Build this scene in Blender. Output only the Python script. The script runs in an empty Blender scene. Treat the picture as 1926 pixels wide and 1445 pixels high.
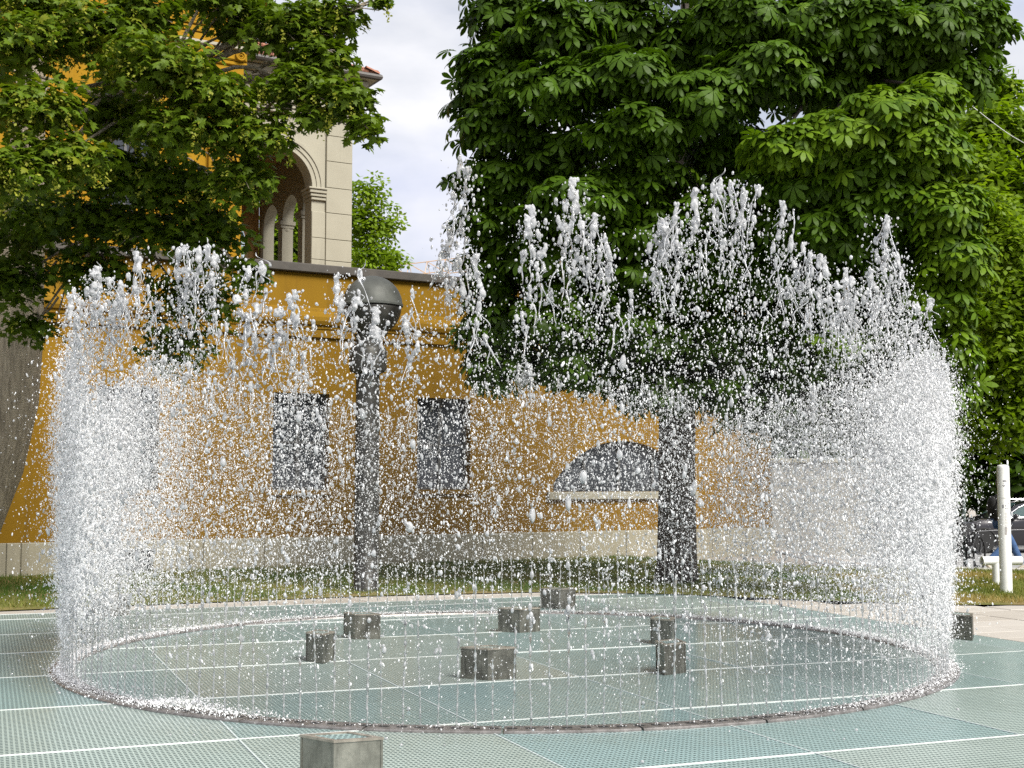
import bpy, bmesh, math, random
import numpy as np
from mathutils import Vector, Matrix, Euler

random.seed(7); rng = np.random.default_rng(11)
SC = bpy.context.scene
COL = SC.collection
R = math.radians

# ------------------------------------------------------------------ camera, sky, sun, exposure
FPX, HOR, EYE = 2500.0, 912.0, 1.6            # focal length and horizon in photo pixels, eye height in metres
PITCH = math.atan((HOR - 722.5) / FPX)
cam = bpy.data.cameras.new('camera'); camo = bpy.data.objects.new('camera', cam); COL.objects.link(camo)
camo.location = (0, 0, EYE); camo.rotation_euler = (R(90) + PITCH, 0, 0)
cam.sensor_width = 36; cam.lens = FPX / 1926 * 36; cam.clip_end = 2000
SC.camera = camo

SUN_EL, SUN_AZ = 46, 138                       # degrees; azimuth clockwise from +Y (the view direction)
world = bpy.data.worlds.new('World'); SC.world = world; world.use_nodes = True
nt = world.node_tree; nt.nodes.clear()
wo = nt.nodes.new('ShaderNodeOutputWorld'); bg = nt.nodes.new('ShaderNodeBackground')
sky = nt.nodes.new('ShaderNodeTexSky'); sky.sky_type = 'NISHITA'; sky.sun_disc = False
sky.sun_elevation = R(SUN_EL); sky.sun_rotation = R(SUN_AZ); sky.air_density = 1.0; sky.dust_density = 1.5
tc = nt.nodes.new('ShaderNodeTexCoord'); mp = nt.nodes.new('ShaderNodeMapping'); mp.inputs['Scale'].default_value = (1, 1, 2.2)
nz = nt.nodes.new('ShaderNodeTexNoise'); nz.inputs['Scale'].default_value = 3.2; nz.inputs['Detail'].default_value = 7; nz.inputs['Roughness'].default_value = 0.52
rp = nt.nodes.new('ShaderNodeValToRGB'); rp.color_ramp.elements[0].position = 0.36; rp.color_ramp.elements[0].color = (0.42,)*3 + (1,)
rp.color_ramp.elements[1].position = 0.60; rp.color_ramp.elements[1].color = (1, 1, 1, 1)
nz2 = nt.nodes.new('ShaderNodeTexNoise'); nz2.inputs['Scale'].default_value = 5.0; nz2.inputs['Detail'].default_value = 6
cr2 = nt.nodes.new('ShaderNodeValToRGB')
cr2.color_ramp.elements[0].position = 0.35; cr2.color_ramp.elements[0].color = (7.6, 8.0, 9.6, 1)
cr2.color_ramp.elements[1].position = 0.62; cr2.color_ramp.elements[1].color = (10.2, 10.2, 10.6, 1)
mx = nt.nodes.new('ShaderNodeMix'); mx.data_type = 'RGBA'
bg.inputs['Strength'].default_value = 0.047
L = nt.links.new
L(tc.outputs['Generated'], mp.inputs['Vector']); L(mp.outputs[0], nz.inputs['Vector']); L(mp.outputs[0], nz2.inputs['Vector'])
L(nz.outputs['Fac'], rp.inputs[0]); L(nz2.outputs['Fac'], cr2.inputs[0]); L(rp.outputs['Color'], mx.inputs['Factor'])
L(sky.outputs[0], mx.inputs[6]); L(cr2.outputs['Color'], mx.inputs[7])
L(mx.outputs[2], bg.inputs['Color']); L(bg.outputs[0], wo.inputs[0])

sl = bpy.data.lights.new('sun', 'SUN'); sl.energy = 3.2; sl.angle = R(28); sl.color = (1.0, 0.96, 0.88)
so = bpy.data.objects.new('sun', sl); COL.objects.link(so)
sdir = Vector((math.sin(R(SUN_AZ)) * math.cos(R(SUN_EL)), math.cos(R(SUN_AZ)) * math.cos(R(SUN_EL)), math.sin(R(SUN_EL))))
so.rotation_euler = sdir.to_track_quat('Z', 'Y').to_euler(); so.location = (0, 0, 30)

vs = SC.view_settings; vs.view_transform = 'Standard'; vs.look = 'None'; vs.gamma = 1; vs.use_curve_mapping = False
vs.exposure = 1.10
SC.render.engine = 'CYCLES'
cy = SC.cycles; cy.max_bounces = 12; cy.transmission_bounces = 8; cy.transparent_max_bounces = 8; cy.diffuse_bounces = 6; cy.glossy_bounces = 3
cy.caustics_reflective = False; cy.caustics_refractive = False; cy.use_denoising = False
cy.sample_clamp_indirect = 6

# ------------------------------------------------------------------ helpers
CP, SP = math.cos(PITCH), math.sin(PITCH)
def at(px, py, Y):
    """world point seen at a photo pixel, at distance Y in front of the camera"""
    a, b = (px - 963) / FPX, -(py - 722.5) / FPX
    ry, rz = CP - b * SP, SP + b * CP
    return np.array([a * Y / ry, Y, EYE + rz * Y / ry])
def project(P):
    P = np.asarray(P) - [0, 0, EYE]
    y = P[..., 1] * CP + P[..., 2] * SP; z = -P[..., 1] * SP + P[..., 2] * CP
    return 963 + FPX * P[..., 0] / y, 722.5 - FPX * z / y

def tag(o, label=None, cat=None, group=None, kind=None):
    if label: o['label'] = label
    if cat: o['category'] = cat
    if group: o['group'] = group
    if kind: o['kind'] = kind
    return o
def empty(name, loc=(0, 0, 0), rz=0):
    o = bpy.data.objects.new(name, None); COL.objects.link(o); o.location = loc; o.rotation_euler = (0, 0, rz)
    o.empty_display_size = 0.2
    return o
def link(name, me, parent=None, loc=None, rot=None):
    o = bpy.data.objects.new(name, me); COL.objects.link(o)
    if parent is not None: o.parent = parent
    if loc is not None: o.location = loc
    if rot is not None: o.rotation_euler = rot
    return o
def copy_tree(o, parent=None):
    c = o.copy(); COL.objects.link(c); c.parent = parent
    for ch in o.children: copy_tree(ch, c)
    return c
def np_mesh(name, V, F, mat, smooth=False, attr=None):
    """V (n,3) array, F (m,3) or (m,4) array -> mesh"""
    V = np.asarray(V, dtype=np.float32); F = np.asarray(F, dtype=np.int32)
    k = F.shape[1]
    me = bpy.data.meshes.new(name)
    me.vertices.add(len(V)); me.vertices.foreach_set('co', V.ravel())
    me.loops.add(F.size); me.loops.foreach_set('vertex_index', F.ravel())
    me.polygons.add(len(F)); me.polygons.foreach_set('loop_start', np.arange(0, F.size, k, dtype=np.int32))
    me.polygons.foreach_set('loop_total', np.full(len(F), k, dtype=np.int32))
    me.polygons.foreach_set('use_smooth', np.full(len(F), bool(smooth)))
    if attr is not None:
        for an, vals in attr.items():
            a = me.attributes.new(an, 'FLOAT', 'POINT'); a.data.foreach_set('value', np.asarray(vals, dtype=np.float32))
    if mat: me.materials.append(mat)
    me.update(calc_edges=True); me.validate()
    return me

class MB:
    """collects simple shapes for ONE mesh"""
    def __init__(self): self.v = []; self.f = []
    def add(self, V, F):
        n = len(self.v); self.v += [tuple(map(float, p)) for p in V]; self.f += [tuple(i + n for i in q) for q in F]; return self
    def box(self, x0, x1, y0, y1, z0, z1):
        V = [(x0,y0,z0),(x1,y0,z0),(x1,y1,z0),(x0,y1,z0),(x0,y0,z1),(x1,y0,z1),(x1,y1,z1),(x0,y1,z1)]
        return self.add(V, [(3,2,1,0),(4,5,6,7),(0,1,5,4),(1,2,6,5),(2,3,7,6),(3,0,4,7)])
    def bbox(self, x0, x1, y0, y1, z0, z1, b=0.01):
        """box with chamfered vertical front edges and top/bottom front edges (front = -y)"""
        V = []
        for (yy, ins) in ((y0, b), (y0 + b, 0), (y1, 0)):
            V += [(x0+ins,yy,z0+ins),(x1-ins,yy,z0+ins),(x1-ins,yy,z1-ins),(x0+ins,yy,z1-ins)]
        F = [(0,1,2,3),(11,10,9,8)]
        for k in (0, 4):
            for i in range(4):
                j = (i+1) % 4; F.append((k+j, k+i, k+4+i, k+4+j))
        return self.add(V, F)
    def tube(self, pts, rad, sides=8, caps=True):
        pts = [Vector(p) for p in pts]; n = len(pts)
        if not hasattr(rad, '__len__'): rad = [rad] * n
        V = []; F = []; ref = None
        for i, p in enumerate(pts):
            t = (pts[min(i+1, n-1)] - pts[max(i-1, 0)])
            t = t.normalized() if t.length > 1e-9 else Vector((0, 0, 1))
            if ref is None: ref = Vector((1, 0, 0)) if abs(t.x) < 0.8 else Vector((0, 1, 0))
            a = (ref - t * ref.dot(t)).normalized(); b = t.cross(a); ref = a
            for k in range(sides):
                q = 2 * math.pi * k / sides
                V.append(p + (a * math.cos(q) + b * math.sin(q)) * rad[i])
        for i in range(n - 1):
            for k in range(sides):
                j = (k + 1) % sides
                F.append((i*sides+k, i*sides+j, (i+1)*sides+j, (i+1)*sides+k))
        if caps:
            F.append(tuple(reversed(range(sides)))); F.append(tuple((n-1)*sides + k for k in range(sides)))
        return self.add(V, F)
    def lathe(self, prof, sides=24, c=(0, 0, 0), cap=True):
        V = []; F = []; n = len(prof)
        for (r, z) in prof:
            for k in range(sides):
                q = 2*math.pi*k/sides; V.append((c[0]+r*math.cos(q), c[1]+r*math.sin(q), c[2]+z))
        for i in range(n-1):
            for k in range(sides):
                j = (k+1) % sides; F.append((i*sides+k, i*sides+j, (i+1)*sides+j, (i+1)*sides+k))
        if cap:
            F.append(tuple(reversed(range(sides)))); F.append(tuple((n-1)*sides+k for k in range(sides)))
        return self.add(V, F)
    def prism(self, poly, z0, z1):
        n = len(poly); V = [(x, y, z0) for x, y in poly] + [(x, y, z1) for x, y in poly]
        F = [tuple(reversed(range(n))), tuple(range(n, 2*n))] + [(i, (i+1) % n, n+(i+1) % n, n+i) for i in range(n)]
        return self.add(V, F)
    def profile(self, prof, x0, x1):
        """polyline profile [(y,z)...] swept along x, with end caps"""
        n = len(prof); V = [(x0, y, z) for y, z in prof] + [(x1, y, z) for y, z in prof]
        F = [(i, i+1, n+i+1, n+i) for i in range(n-1)] + [tuple(reversed(range(n))), tuple(range(n, 2*n))]
        return self.add(V, F)
    def mesh(self, name, mat, smooth=False):
        me = bpy.data.meshes.new(name); me.from_pydata(self.v, [], self.f)
        if mat: me.materials.append(mat)
        if smooth:
            me.polygons.foreach_set('use_smooth', [True] * len(me.polygons))
            if smooth == 'auto':
                me.set_sharp_from_angle(angle=R(40))
        me.update(); return me
    def build(self, name, mat, parent=None, smooth=False, loc=None, rot=None):
        return link(name, self.mesh(name, mat, smooth), parent, loc, rot)

# ------------------------------------------------------------------ materials
MATS = {}
class NB:
    def __init__(self, name):
        self.m = bpy.data.materials.new(name); self.m.use_nodes = True; self.t = self.m.node_tree
        self.t.nodes.clear(); self.out = self.t.nodes.new('ShaderNodeOutputMaterial')
    def n(self, typ, **kw):
        nd = self.t.nodes.new(typ)
        for k, v in kw.items():
            if k in nd.inputs.keys(): nd.inputs[k].default_value = v
            else: setattr(nd, k, v)
        return nd
    def l(self, a, b): self.t.links.new(a, b)
    def noise(self, scale, detail=4, rough=0.55, vec=None, coord='Object', stretch=None):
        if vec is None: vec = self.n('ShaderNodeTexCoord').outputs[coord]
        if stretch:
            m = self.n('ShaderNodeMapping'); m.inputs['Scale'].default_value = stretch; self.l(vec, m.inputs['Vector']); vec = m.outputs[0]
        nd = self.n('ShaderNodeTexNoise'); nd.inputs['Scale'].default_value = scale; nd.inputs['Detail'].default_value = detail; nd.inputs['Roughness'].default_value = rough
        self.l(vec, nd.inputs['Vector']); return nd.outputs['Fac']
    def ramp(self, fac, stops):
        r = self.n('ShaderNodeValToRGB'); e = r.color_ramp.elements
        while len(e) < len(stops): e.new(0.5)
        for el, (p, c) in zip(e, stops): el.position = p; el.color = tuple(c) + (1,) if len(c) == 3 else c
        self.l(fac, r.inputs[0]); return r.outputs['Color']
    def mix(self, fac, a, b, blend='MIX'):
        m = self.n('ShaderNodeMix'); m.data_type = 'RGBA'; m.blend_type = blend
        for s, v in ((m.inputs['Factor'], fac), (m.inputs[6], a), (m.inputs[7], b)):
            if hasattr(v, 'links') or hasattr(v, 'is_linked'): self.l(v, s)
            elif isinstance(v, (int, float)): s.default_value = v
            else: s.default_value = tuple(v) + (1,)
        return m.outputs[2]
    def math(self, op, a, b=None, c=None):
        m = self.n('ShaderNodeMath'); m.operation = op
        for i, v in enumerate((a, b, c)):
            if v is None: continue
            if isinstance(v, (int, float)): m.inputs[i].default_value = v
            else: self.l(v, m.inputs[i])
        return m.outputs[0]
    def bump(self, h, strength=0.3, dist=0.01):
        b = self.n('ShaderNodeBump'); b.inputs['Strength'].default_value = strength; b.inputs['Distance'].default_value = dist
        self.l(h, b.inputs['Height']); return b.outputs[0]
    def principled(self, col, rough=0.6, metal=0.0, normal=None, spec=0.5, **kw):
        p = self.n('ShaderNodeBsdfPrincipled')
        for s, v in (('Base Color', col), ('Roughness', rough), ('Metallic', metal)):
            if isinstance(v, (int, float)): p.inputs[s].default_value = v
            elif isinstance(v, (tuple, list)): p.inputs[s].default_value = tuple(v) + (1,)
            else: self.l(v, p.inputs[s])
        p.inputs['Specular IOR Level'].default_value = spec
        if normal is not None: self.l(normal, p.inputs['Normal'])
        for k, v in kw.items(): p.inputs[k].default_value = v
        return p.outputs[0]
    def done(self, sh): self.l(sh, self.out.inputs['Surface']); MATS[self.m.name] = self.m; return self.m

def simple(name, c1, c2=None, scale=6, rough=0.6, metal=0.0, bump=0.15, detail=5, dist=0.01, spec=0.5, stretch=None, coord='Object'):
    b = NB(name); c2 = c2 or tuple(x * 0.75 for x in c1)
    f = b.noise(scale, detail, stretch=stretch, coord=coord)
    col = b.ramp(f, [(0.3, c2), (0.7, c1)])
    nrm = b.bump(b.noise(scale * 6, 3, coord=coord), bump, dist) if bump else None
    return b.done(b.principled(col, rough, metal, nrm, spec))

def stucco(name, c1, c2, c3):
    b = NB(name)
    big = b.noise(0.7, 5, 0.6); st = b.noise(1.3, 5, 0.6, stretch=(3, 3, 0.25)); fine = b.noise(45, 3)
    col = b.mix(b.ramp(big, [(0.32, (0,)*3), (0.7, (1,)*3)]), c2, c1)
    col = b.mix(b.math('MULTIPLY', b.ramp(st, [(0.52, (0,)*3), (0.75, (1,)*3)]), 0.55), col, c3)
    col = b.mix(b.math('MULTIPLY', fine, 0.18), col, c2)
    return b.done(b.principled(col, 0.88, 0, b.bump(fine, 0.25, 0.01), 0.25))

M_yellow = stucco('ochre_stucco', (0.225, 0.124, 0.005), (0.18, 0.094, 0.004), (0.115, 0.060, 0.005))
M_yellow2 = stucco('villa_stucco', (0.32, 0.178, 0.006), (0.27, 0.142, 0.005), (0.18, 0.095, 0.006))
M_plinth = stucco('plinth_stone', (0.36, 0.33, 0.245), (0.29, 0.265, 0.195), (0.21, 0.19, 0.145))
M_stone = stucco('pale_limestone', (0.36, 0.34, 0.27), (0.30, 0.28, 0.22), (0.21, 0.195, 0.155))
M_pinkstone = simple('pink_marble', (0.38, 0.26, 0.19), (0.30, 0.2, 0.14), 5, 0.5, bump=0.05)
M_coping = simple('dark_coping', (0.075, 0.065, 0.055), (0.04, 0.035, 0.03), 4, 0.7)
M_interior = simple('dark_interior', (0.02, 0.022, 0.025), (0.012, 0.013, 0.015), 3, 0.6, bump=0)
M_winframe = simple('grey_window_frame', (0.09, 0.09, 0.09), (0.06, 0.06, 0.06), 8, 0.5, bump=0.05)
M_glass = NB('window_glass'); M_glass = M_glass.done(M_glass.principled((0.03, 0.035, 0.042), 0.12, 0, None, 0.6))
M_tile = simple('red_roof_tile', (0.36, 0.15, 0.09), (0.20, 0.085, 0.055), 9, 0.8)
M_gutter = simple('dark_gutter', (0.05, 0.04, 0.035), (0.03, 0.025, 0.02), 5, 0.5)
M_bark_m = simple('maple_bark', (0.46, 0.39, 0.29), (0.20, 0.165, 0.12), 9, 0.9, bump=0.9, dist=0.04, stretch=(2.2, 2.2, 0.35))
M_bark_c = simple('chestnut_bark', (0.075, 0.06, 0.045), (0.028, 0.022, 0.017), 9, 0.9, bump=0.9, dist=0.04, stretch=(2.2, 2.2, 0.4))
M_white = simple('white_pipe_paint', (0.78, 0.79, 0.78), (0.70, 0.71, 0.69), 7, 0.35, bump=0.03)
M_inkg = simple('grey_print', (0.22, 0.22, 0.25), (0.16, 0.16, 0.18), 9, 0.6, bump=0)
M_sticker = simple('faded_sticker', (0.42, 0.40, 0.39), (0.30, 0.29, 0.29), 40, 0.6, bump=0)
M_bronze = NB('weathered_bronze')
_f = M_bronze.noise(7, 6); _col = M_bronze.ramp(_f, [(0.3, (0.018, 0.017, 0.015)), (0.7, (0.055, 0.053, 0.046))])
M_bronze = M_bronze.done(M_bronze.principled(_col, 0.5, 0.35, M_bronze.bump(M_bronze.noise(60, 3), 0.15, 0.01)))
def steel(name, a, b_, rough):
    b = NB(name); f = b.noise(6, 6, 0.6); g = b.noise(14, 5, 0.6, stretch=(1, 1, 0.25))
    col = b.mix(b.ramp(g, [(0.45, (0,)*3), (0.7, (1,)*3)]), b.ramp(f, [(0.3, b_), (0.7, a)]), tuple(x*0.6 for x in b_))
    rr = b.n('ShaderNodeMapRange'); rr.inputs['To Min'].default_value = rough-0.12; rr.inputs['To Max'].default_value = rough+0.15; b.l(f, rr.inputs['Value'])
    return b.done(b.principled(col, rr.outputs[0], 0.65, b.bump(b.noise(50, 3), 0.12, 0.01)))
M_steel = steel('weathered_steel', (0.36, 0.35, 0.30), (0.20, 0.195, 0.165), 0.42)
M_steel_wet = steel('wet_steel', (0.27, 0.26, 0.22), (0.12, 0.115, 0.098), 0.3)
M_steel_top = steel('steel_lid', (0.50, 0.45, 0.38), (0.34, 0.30, 0.25), 0.4)
M_rim = steel('rim_steel', (0.33, 0.31, 0.30), (0.20, 0.185, 0.175), 0.4)
M_slot = simple('slot_black', (0.02, 0.02, 0.02), (0.012,)*3, 5, 0.7, bump=0)
M_edge = simple('pale_edge_bar', (0.70, 0.73, 0.71), (0.58, 0.61, 0.60), 12, 0.4, metal=0.0, bump=0)
M_edge2 = simple('dull_edge_bar', (0.62, 0.68, 0.67), (0.46, 0.52, 0.52), 12, 0.45, metal=0.2, bump=0)
M_under = simple('dark_pit', (0.035, 0.045, 0.045), (0.02, 0.03, 0.03), 3, 0.9, bump=0)

def grating():
    b = NB('teal_grating'); tcn = b.n('ShaderNodeTexCoord'); oi = b.n('ShaderNodeObjectInfo')
    sp = b.n('ShaderNodeSeparateXYZ'); b.l(tcn.outputs['Object'], sp.inputs[0])
    pu, pv = 0.030, 0.052
    v = b.math('DIVIDE', sp.outputs['Y'], pv); row = b.math('FLOOR', v)
    u = b.math('ADD', b.math('DIVIDE', sp.outputs['X'], pu), b.math('MULTIPLY', row, 0.0))
    fu = b.math('ABSOLUTE', b.math('SUBTRACT', b.math('FRACT', u), 0.5)); fv = b.math('ABSOLUTE', b.math('SUBTRACT', b.math('FRACT', v), 0.5))
    hole = b.math('MULTIPLY', b.math('LESS_THAN', fu, 0.30), b.math('LESS_THAN', fv, 0.27))
    r = oi.outputs['Random']
    base = b.ramp(r, [(0.0, (0.215, 0.315, 0.31)), (0.35, (0.24, 0.33, 0.318)), (0.6, (0.285, 0.36, 0.335)), (0.8, (0.325, 0.375, 0.335)), (1.0, (0.225, 0.335, 0.34))])
    big = b.noise(0.9, 5, 0.6, coord='Object'); base = b.mix(b.math('MULTIPLY', big, 0.45), base, (0.29, 0.385, 0.38))
    dirt = b.noise(6, 5, 0.65); base = b.mix(b.math('MULTIPLY', b.ramp(dirt, [(0.5, (0,)*3), (0.8, (1,)*3)]), 0.35), base, (0.16, 0.19, 0.165))
    col = b.mix(b.math('MULTIPLY', hole, 0.88), base, (0.03, 0.05, 0.05))
    wet = b.noise(1.6, 4); rr = b.n('ShaderNodeMapRange'); rr.inputs['To Min'].default_value = 0.18; rr.inputs['To Max'].default_value = 0.55; b.l(wet, rr.inputs['Value'])
    ge = b.n('ShaderNodeNewGeometry'); vd = b.n('ShaderNodeVectorMath'); vd.operation = 'DISTANCE'; b.l(ge.outputs['Position'], vd.inputs[0]); vd.inputs[1].default_value = (-0.06, 12.8, 0)
    mr = b.n('ShaderNodeMapRange'); mr.inputs['From Min'].default_value = 3.9; mr.inputs['From Max'].default_value = 5.0; mr.inputs['To Min'].default_value = 0.45; mr.inputs['To Max'].default_value = 1.0; b.l(vd.outputs['Value'], mr.inputs['Value'])
    wetr = b.math('MULTIPLY', rr.outputs[0], mr.outputs[0])     # splashed and wet inside the ring
    rough = b.math('MAXIMUM', wetr, b.math('MULTIPLY', hole, 0.7))
    return b.done(b.principled(col, rough, 0.0, b.bump(b.math('SUBTRACT', 1.0, hole), 0.5, 0.004), 0.5))
M_grate = grating()

def leaf_mat(name, dark, light, yellow, transl=0.35, gloss=0.5):
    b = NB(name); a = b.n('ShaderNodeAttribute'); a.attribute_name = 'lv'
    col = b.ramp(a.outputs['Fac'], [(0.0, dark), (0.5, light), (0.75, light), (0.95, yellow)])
    p = b.principled(col, gloss, 0, None, 0.22); t = b.n('ShaderNodeBsdfTranslucent')
    tcol = b.mix(1.0, col, (1.25, 1.3, 0.6), 'MULTIPLY'); b.l(tcol, t.inputs['Color'])
    m = b.n('ShaderNodeMixShader'); m.inputs[0].default_value = transl; b.l(p, m.inputs[1]); b.l(t.outputs[0], m.inputs[2])
    return b.done(m.outputs[0])
M_maple = leaf_mat('maple_leaf', (0.030, 0.058, 0.004), (0.100, 0.158, 0.009), (0.18, 0.20, 0.012))
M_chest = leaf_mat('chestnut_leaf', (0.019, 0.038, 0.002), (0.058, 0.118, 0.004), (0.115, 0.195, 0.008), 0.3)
M_light = leaf_mat('fresh_leaf', (0.05, 0.095, 0.006), (0.16, 0.25, 0.008), (0.21, 0.28, 0.015), 0.45)
M_seed = leaf_mat('seed_cluster', (0.18, 0.22, 0.02), (0.32, 0.34, 0.045), (0.40, 0.38, 0.06), 0.4)
M_grassb = leaf_mat('grass_blade', (0.055, 0.115, 0.012), (0.15, 0.17, 0.03), (0.32, 0.25, 0.09), 0.3, 0.6)

def water_mat(name, white, scale=14):
    b = NB(name); g = b.n('ShaderNodeBsdfGlass'); g.inputs['IOR'].default_value = 1.33; g.inputs['Roughness'].default_value = 0.0; g.inputs['Color'].default_value = (1, 1, 1, 1)
    d = b.n('ShaderNodeBsdfDiffuse'); d.inputs['Color'].default_value = (0.93, 0.94, 0.96, 1); t = b.n('ShaderNodeBsdfTranslucent'); t.inputs['Color'].default_value = (0.93, 0.94, 0.96, 1)
    m = b.n('ShaderNodeMixShader'); m.inputs[0].default_value = 0.65; b.l(d.outputs[0], m.inputs[1]); b.l(t.outputs[0], m.inputs[2])
    f = b.ramp(b.noise(scale, 3, 0.6, coord='Object'), [(max(0.0, 0.95-white-0.10), (0.08,)*3), (max(0.1, 0.95-white+0.06), (1.0,)*3)])
    m2 = b.n('ShaderNodeMixShader'); b.l(f, m2.inputs[0]); b.l(g.outputs[0], m2.inputs[1]); b.l(m.outputs[0], m2.inputs[2])
    gl = b.n('ShaderNodeBsdfGlossy'); gl.inputs['Roughness'].default_value = 0.05
    fr = b.n('ShaderNodeFresnel'); fr.inputs['IOR'].default_value = 1.33; m3 = b.n('ShaderNodeMixShader'); b.l(fr.outputs[0], m3.inputs[0]); b.l(m2.outputs[0], m3.inputs[1]); b.l(gl.outputs[0], m3.inputs[2])
    return b.done(m3.outputs[0])
M_water = water_mat('white_water', 0.50, 9)
M_plume = water_mat('frothy_water', 0.57, 42)
M_clear = water_mat('clear_stream', 0.42, 30)
def mist_mat():
    b = NB('spray_white'); d = b.n('ShaderNodeBsdfDiffuse'); d.inputs['Color'].default_value = (0.97, 0.97, 0.98, 1); t = b.n('ShaderNodeBsdfTranslucent'); t.inputs['Color'].default_value = (0.97, 0.97, 0.98, 1)
    m = b.n('ShaderNodeMixShader'); m.inputs[0].default_value = 0.4; b.l(d.outputs[0], m.inputs[1]); b.l(t.outputs[0], m.inputs[2]); return b.done(m.outputs[0])
M_mist = mist_mat()
M_foam = simple('foam', (0.86, 0.88, 0.92), (0.78, 0.80, 0.85), 30, 0.5, bump=0)

# ------------------------------------------------------------------ ground
def ground_z(x, y):
    s = np.clip((np.asarray(y) - 24.6) / 6.0, 0, 1); s = s*s*(3-2*s)
    q = np.clip((np.asarray(x) - 6.8) / 2.0, 0, 1); q = q*q*(3-2*q)
    return -0.32 * s * q
def sheet(name, xs, ys, dz, mat, mask=None):
    X, Y = np.meshgrid(xs, ys); Z = ground_z(X, Y) + dz
    V = np.stack([X, Y, Z], -1).reshape(-1, 3); nx = len(xs); F = []
    for j in range(len(ys)-1):
        for i in range(nx-1):
            if mask is None or mask((xs[i]+xs[i+1])/2, (ys[j]+ys[j+1])/2):
                F.append((j*nx+i, j*nx+i+1, (j+1)*nx+i+1, (j+1)*nx+i))
    return link(name, np_mesh(name, V, F, mat, True))
M_ground = simple('pale_paving_ground', (0.40, 0.36, 0.31), (0.30, 0.27, 0.235), 1.5, 0.85, coord='Object')
xs = np.concatenate([[-600, -150, -60], np.arange(-30, 40.1, 1.0), [60, 150, 600]]); ys = np.concatenate([[-60, -20], np.arange(-5, 60.1, 1.0), [80, 150, 400, 1500]])
tag(sheet('ground', xs, ys, -0.06, M_ground), 'pale paved ground reaching past the fountain plaza', kind='structure')

GA = R(21.5)                                     # direction of the grating rows
UX, UY = math.cos(GA), math.sin(GA)
def uv2w(u, n): return (u*UX - n*UY, u*UY + n*UX)
def w2uv(x, y): return (x*UX + y*UY, -x*UY + y*UX)

# grass: everything beyond the plaza edge, left of the road
EDGE = [(-30, 5.3), (-6.49, 17.0), (-2.0, 19.25), (0.4, 19.95), (2.3, 19.6), (4.2, 18.5), (5.8, 17.85), (12, 17.7), (40, 17.7)]
def grass_ok(x, y):
    ye = np.interp(x, [p[0] for p in EDGE], [p[1] for p in EDGE])
    yt = np.interp(x, [-30, 6.5, 9.3, 40], [60, 25.5, 24.5, 24.2])
    return ye, yt
def gmat():
    b = NB('lawn_soil'); f = b.noise(0.8, 6, 0.65); g = b.noise(9, 5)
    col = b.ramp(f, [(0.34, (0.075, 0.12, 0.022)), (0.5, (0.15, 0.15, 0.04)), (0.68, (0.24, 0.175, 0.075))])
    col = b.mix(b.math('MULTIPLY', g, 0.5), col, (0.10, 0.085, 0.035))
    return b.done(b.principled(col, 0.95, 0, b.bump(g, 0.6, 0.03), 0.2))
M_lawn = gmat()
gx = np.unique(np.concatenate([np.linspace(-30, 40, 141), [p[0] for p in EDGE]]))
V = []; F = []
for i, x in enumerate(gx):
    a, b_ = grass_ok(x, 0)
    for k in range(17):
        y = a + (b_ - a) * (k/16)**1.5; V.append((x, y, float(ground_z(x, y)) + 0.012 + 0.02*min(1, k/2)))
for i in range(len(gx)-1):
    for k in range(16): F.append((i*17+k, (i+1)*17+k, (i+1)*17+k+1, i*17+k+1))
tag(link('lawn', np_mesh('lawn', V, F, M_lawn, True)), 'patchy green and dry brown lawn beyond the plaza', kind='structure')

# grass blades
def blades(n, x0, x1, y0, y1):
    x = rng.uniform(x0, x1, n*3); y = rng.uniform(y0, y1, n*3); a, b_ = grass_ok(x, y)
    # keep off the wall footprint
    wx = (x + 8.78); wy = (y - 22.98); dd = -wx*0.5 + wy*0.866; ss = wx*0.866 + wy*0.5
    ok = (y > a + 0.03) & (y < b_ - 0.05) & ~((dd > -0.06) & (ss < 17.4)); x, y = x[ok][:n], y[ok][:n]; n = len(x)
    hh = rng.uniform(0.03, 0.085, n); w = rng.uniform(0.004, 0.009, n); q = rng.uniform(0, 6.28, n); lean = rng.normal(0, 0.03, (n, 2))
    z = ground_z(x, y) + 0.03
    P0 = np.stack([x - np.cos(q)*w, y - np.sin(q)*w, z], -1); P1 = np.stack([x + np.cos(q)*w, y + np.sin(q)*w, z], -1)
    P2 = np.stack([x + lean[:, 0], y + lean[:, 1], z + hh], -1)
    patch = 0.5 + 0.28*np.sin(x*0.9+1.3) * np.cos(y*1.1) + 0.2*np.sin(x*2.3+y*1.7) + rng.normal(0, 0.16, n) + np.where(x > 5, 0.22 + 0.25*np.clip((20.5-y)/2.5, 0, 1), -0.30)
    return np.stack([P0, P1, P2], 1).reshape(-1, 3), np.repeat(np.clip(patch, 0, 1), 3)
Va, la = blades(42000, -11, 5.5, 16.5, 31); Vb, lb = blades(42000, 4.5, 13, 17.6, 25.2)
V = np.concatenate([Va, Vb]); lv = np.concatenate([la, lb])
tag(link('grass', np_mesh('grass', V, np.arange(len(V)).reshape(-1, 3), M_grassb, False, {'lv': lv})), 'short green and straw coloured grass blades on the lawn', 'grass', kind='stuff')

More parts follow.
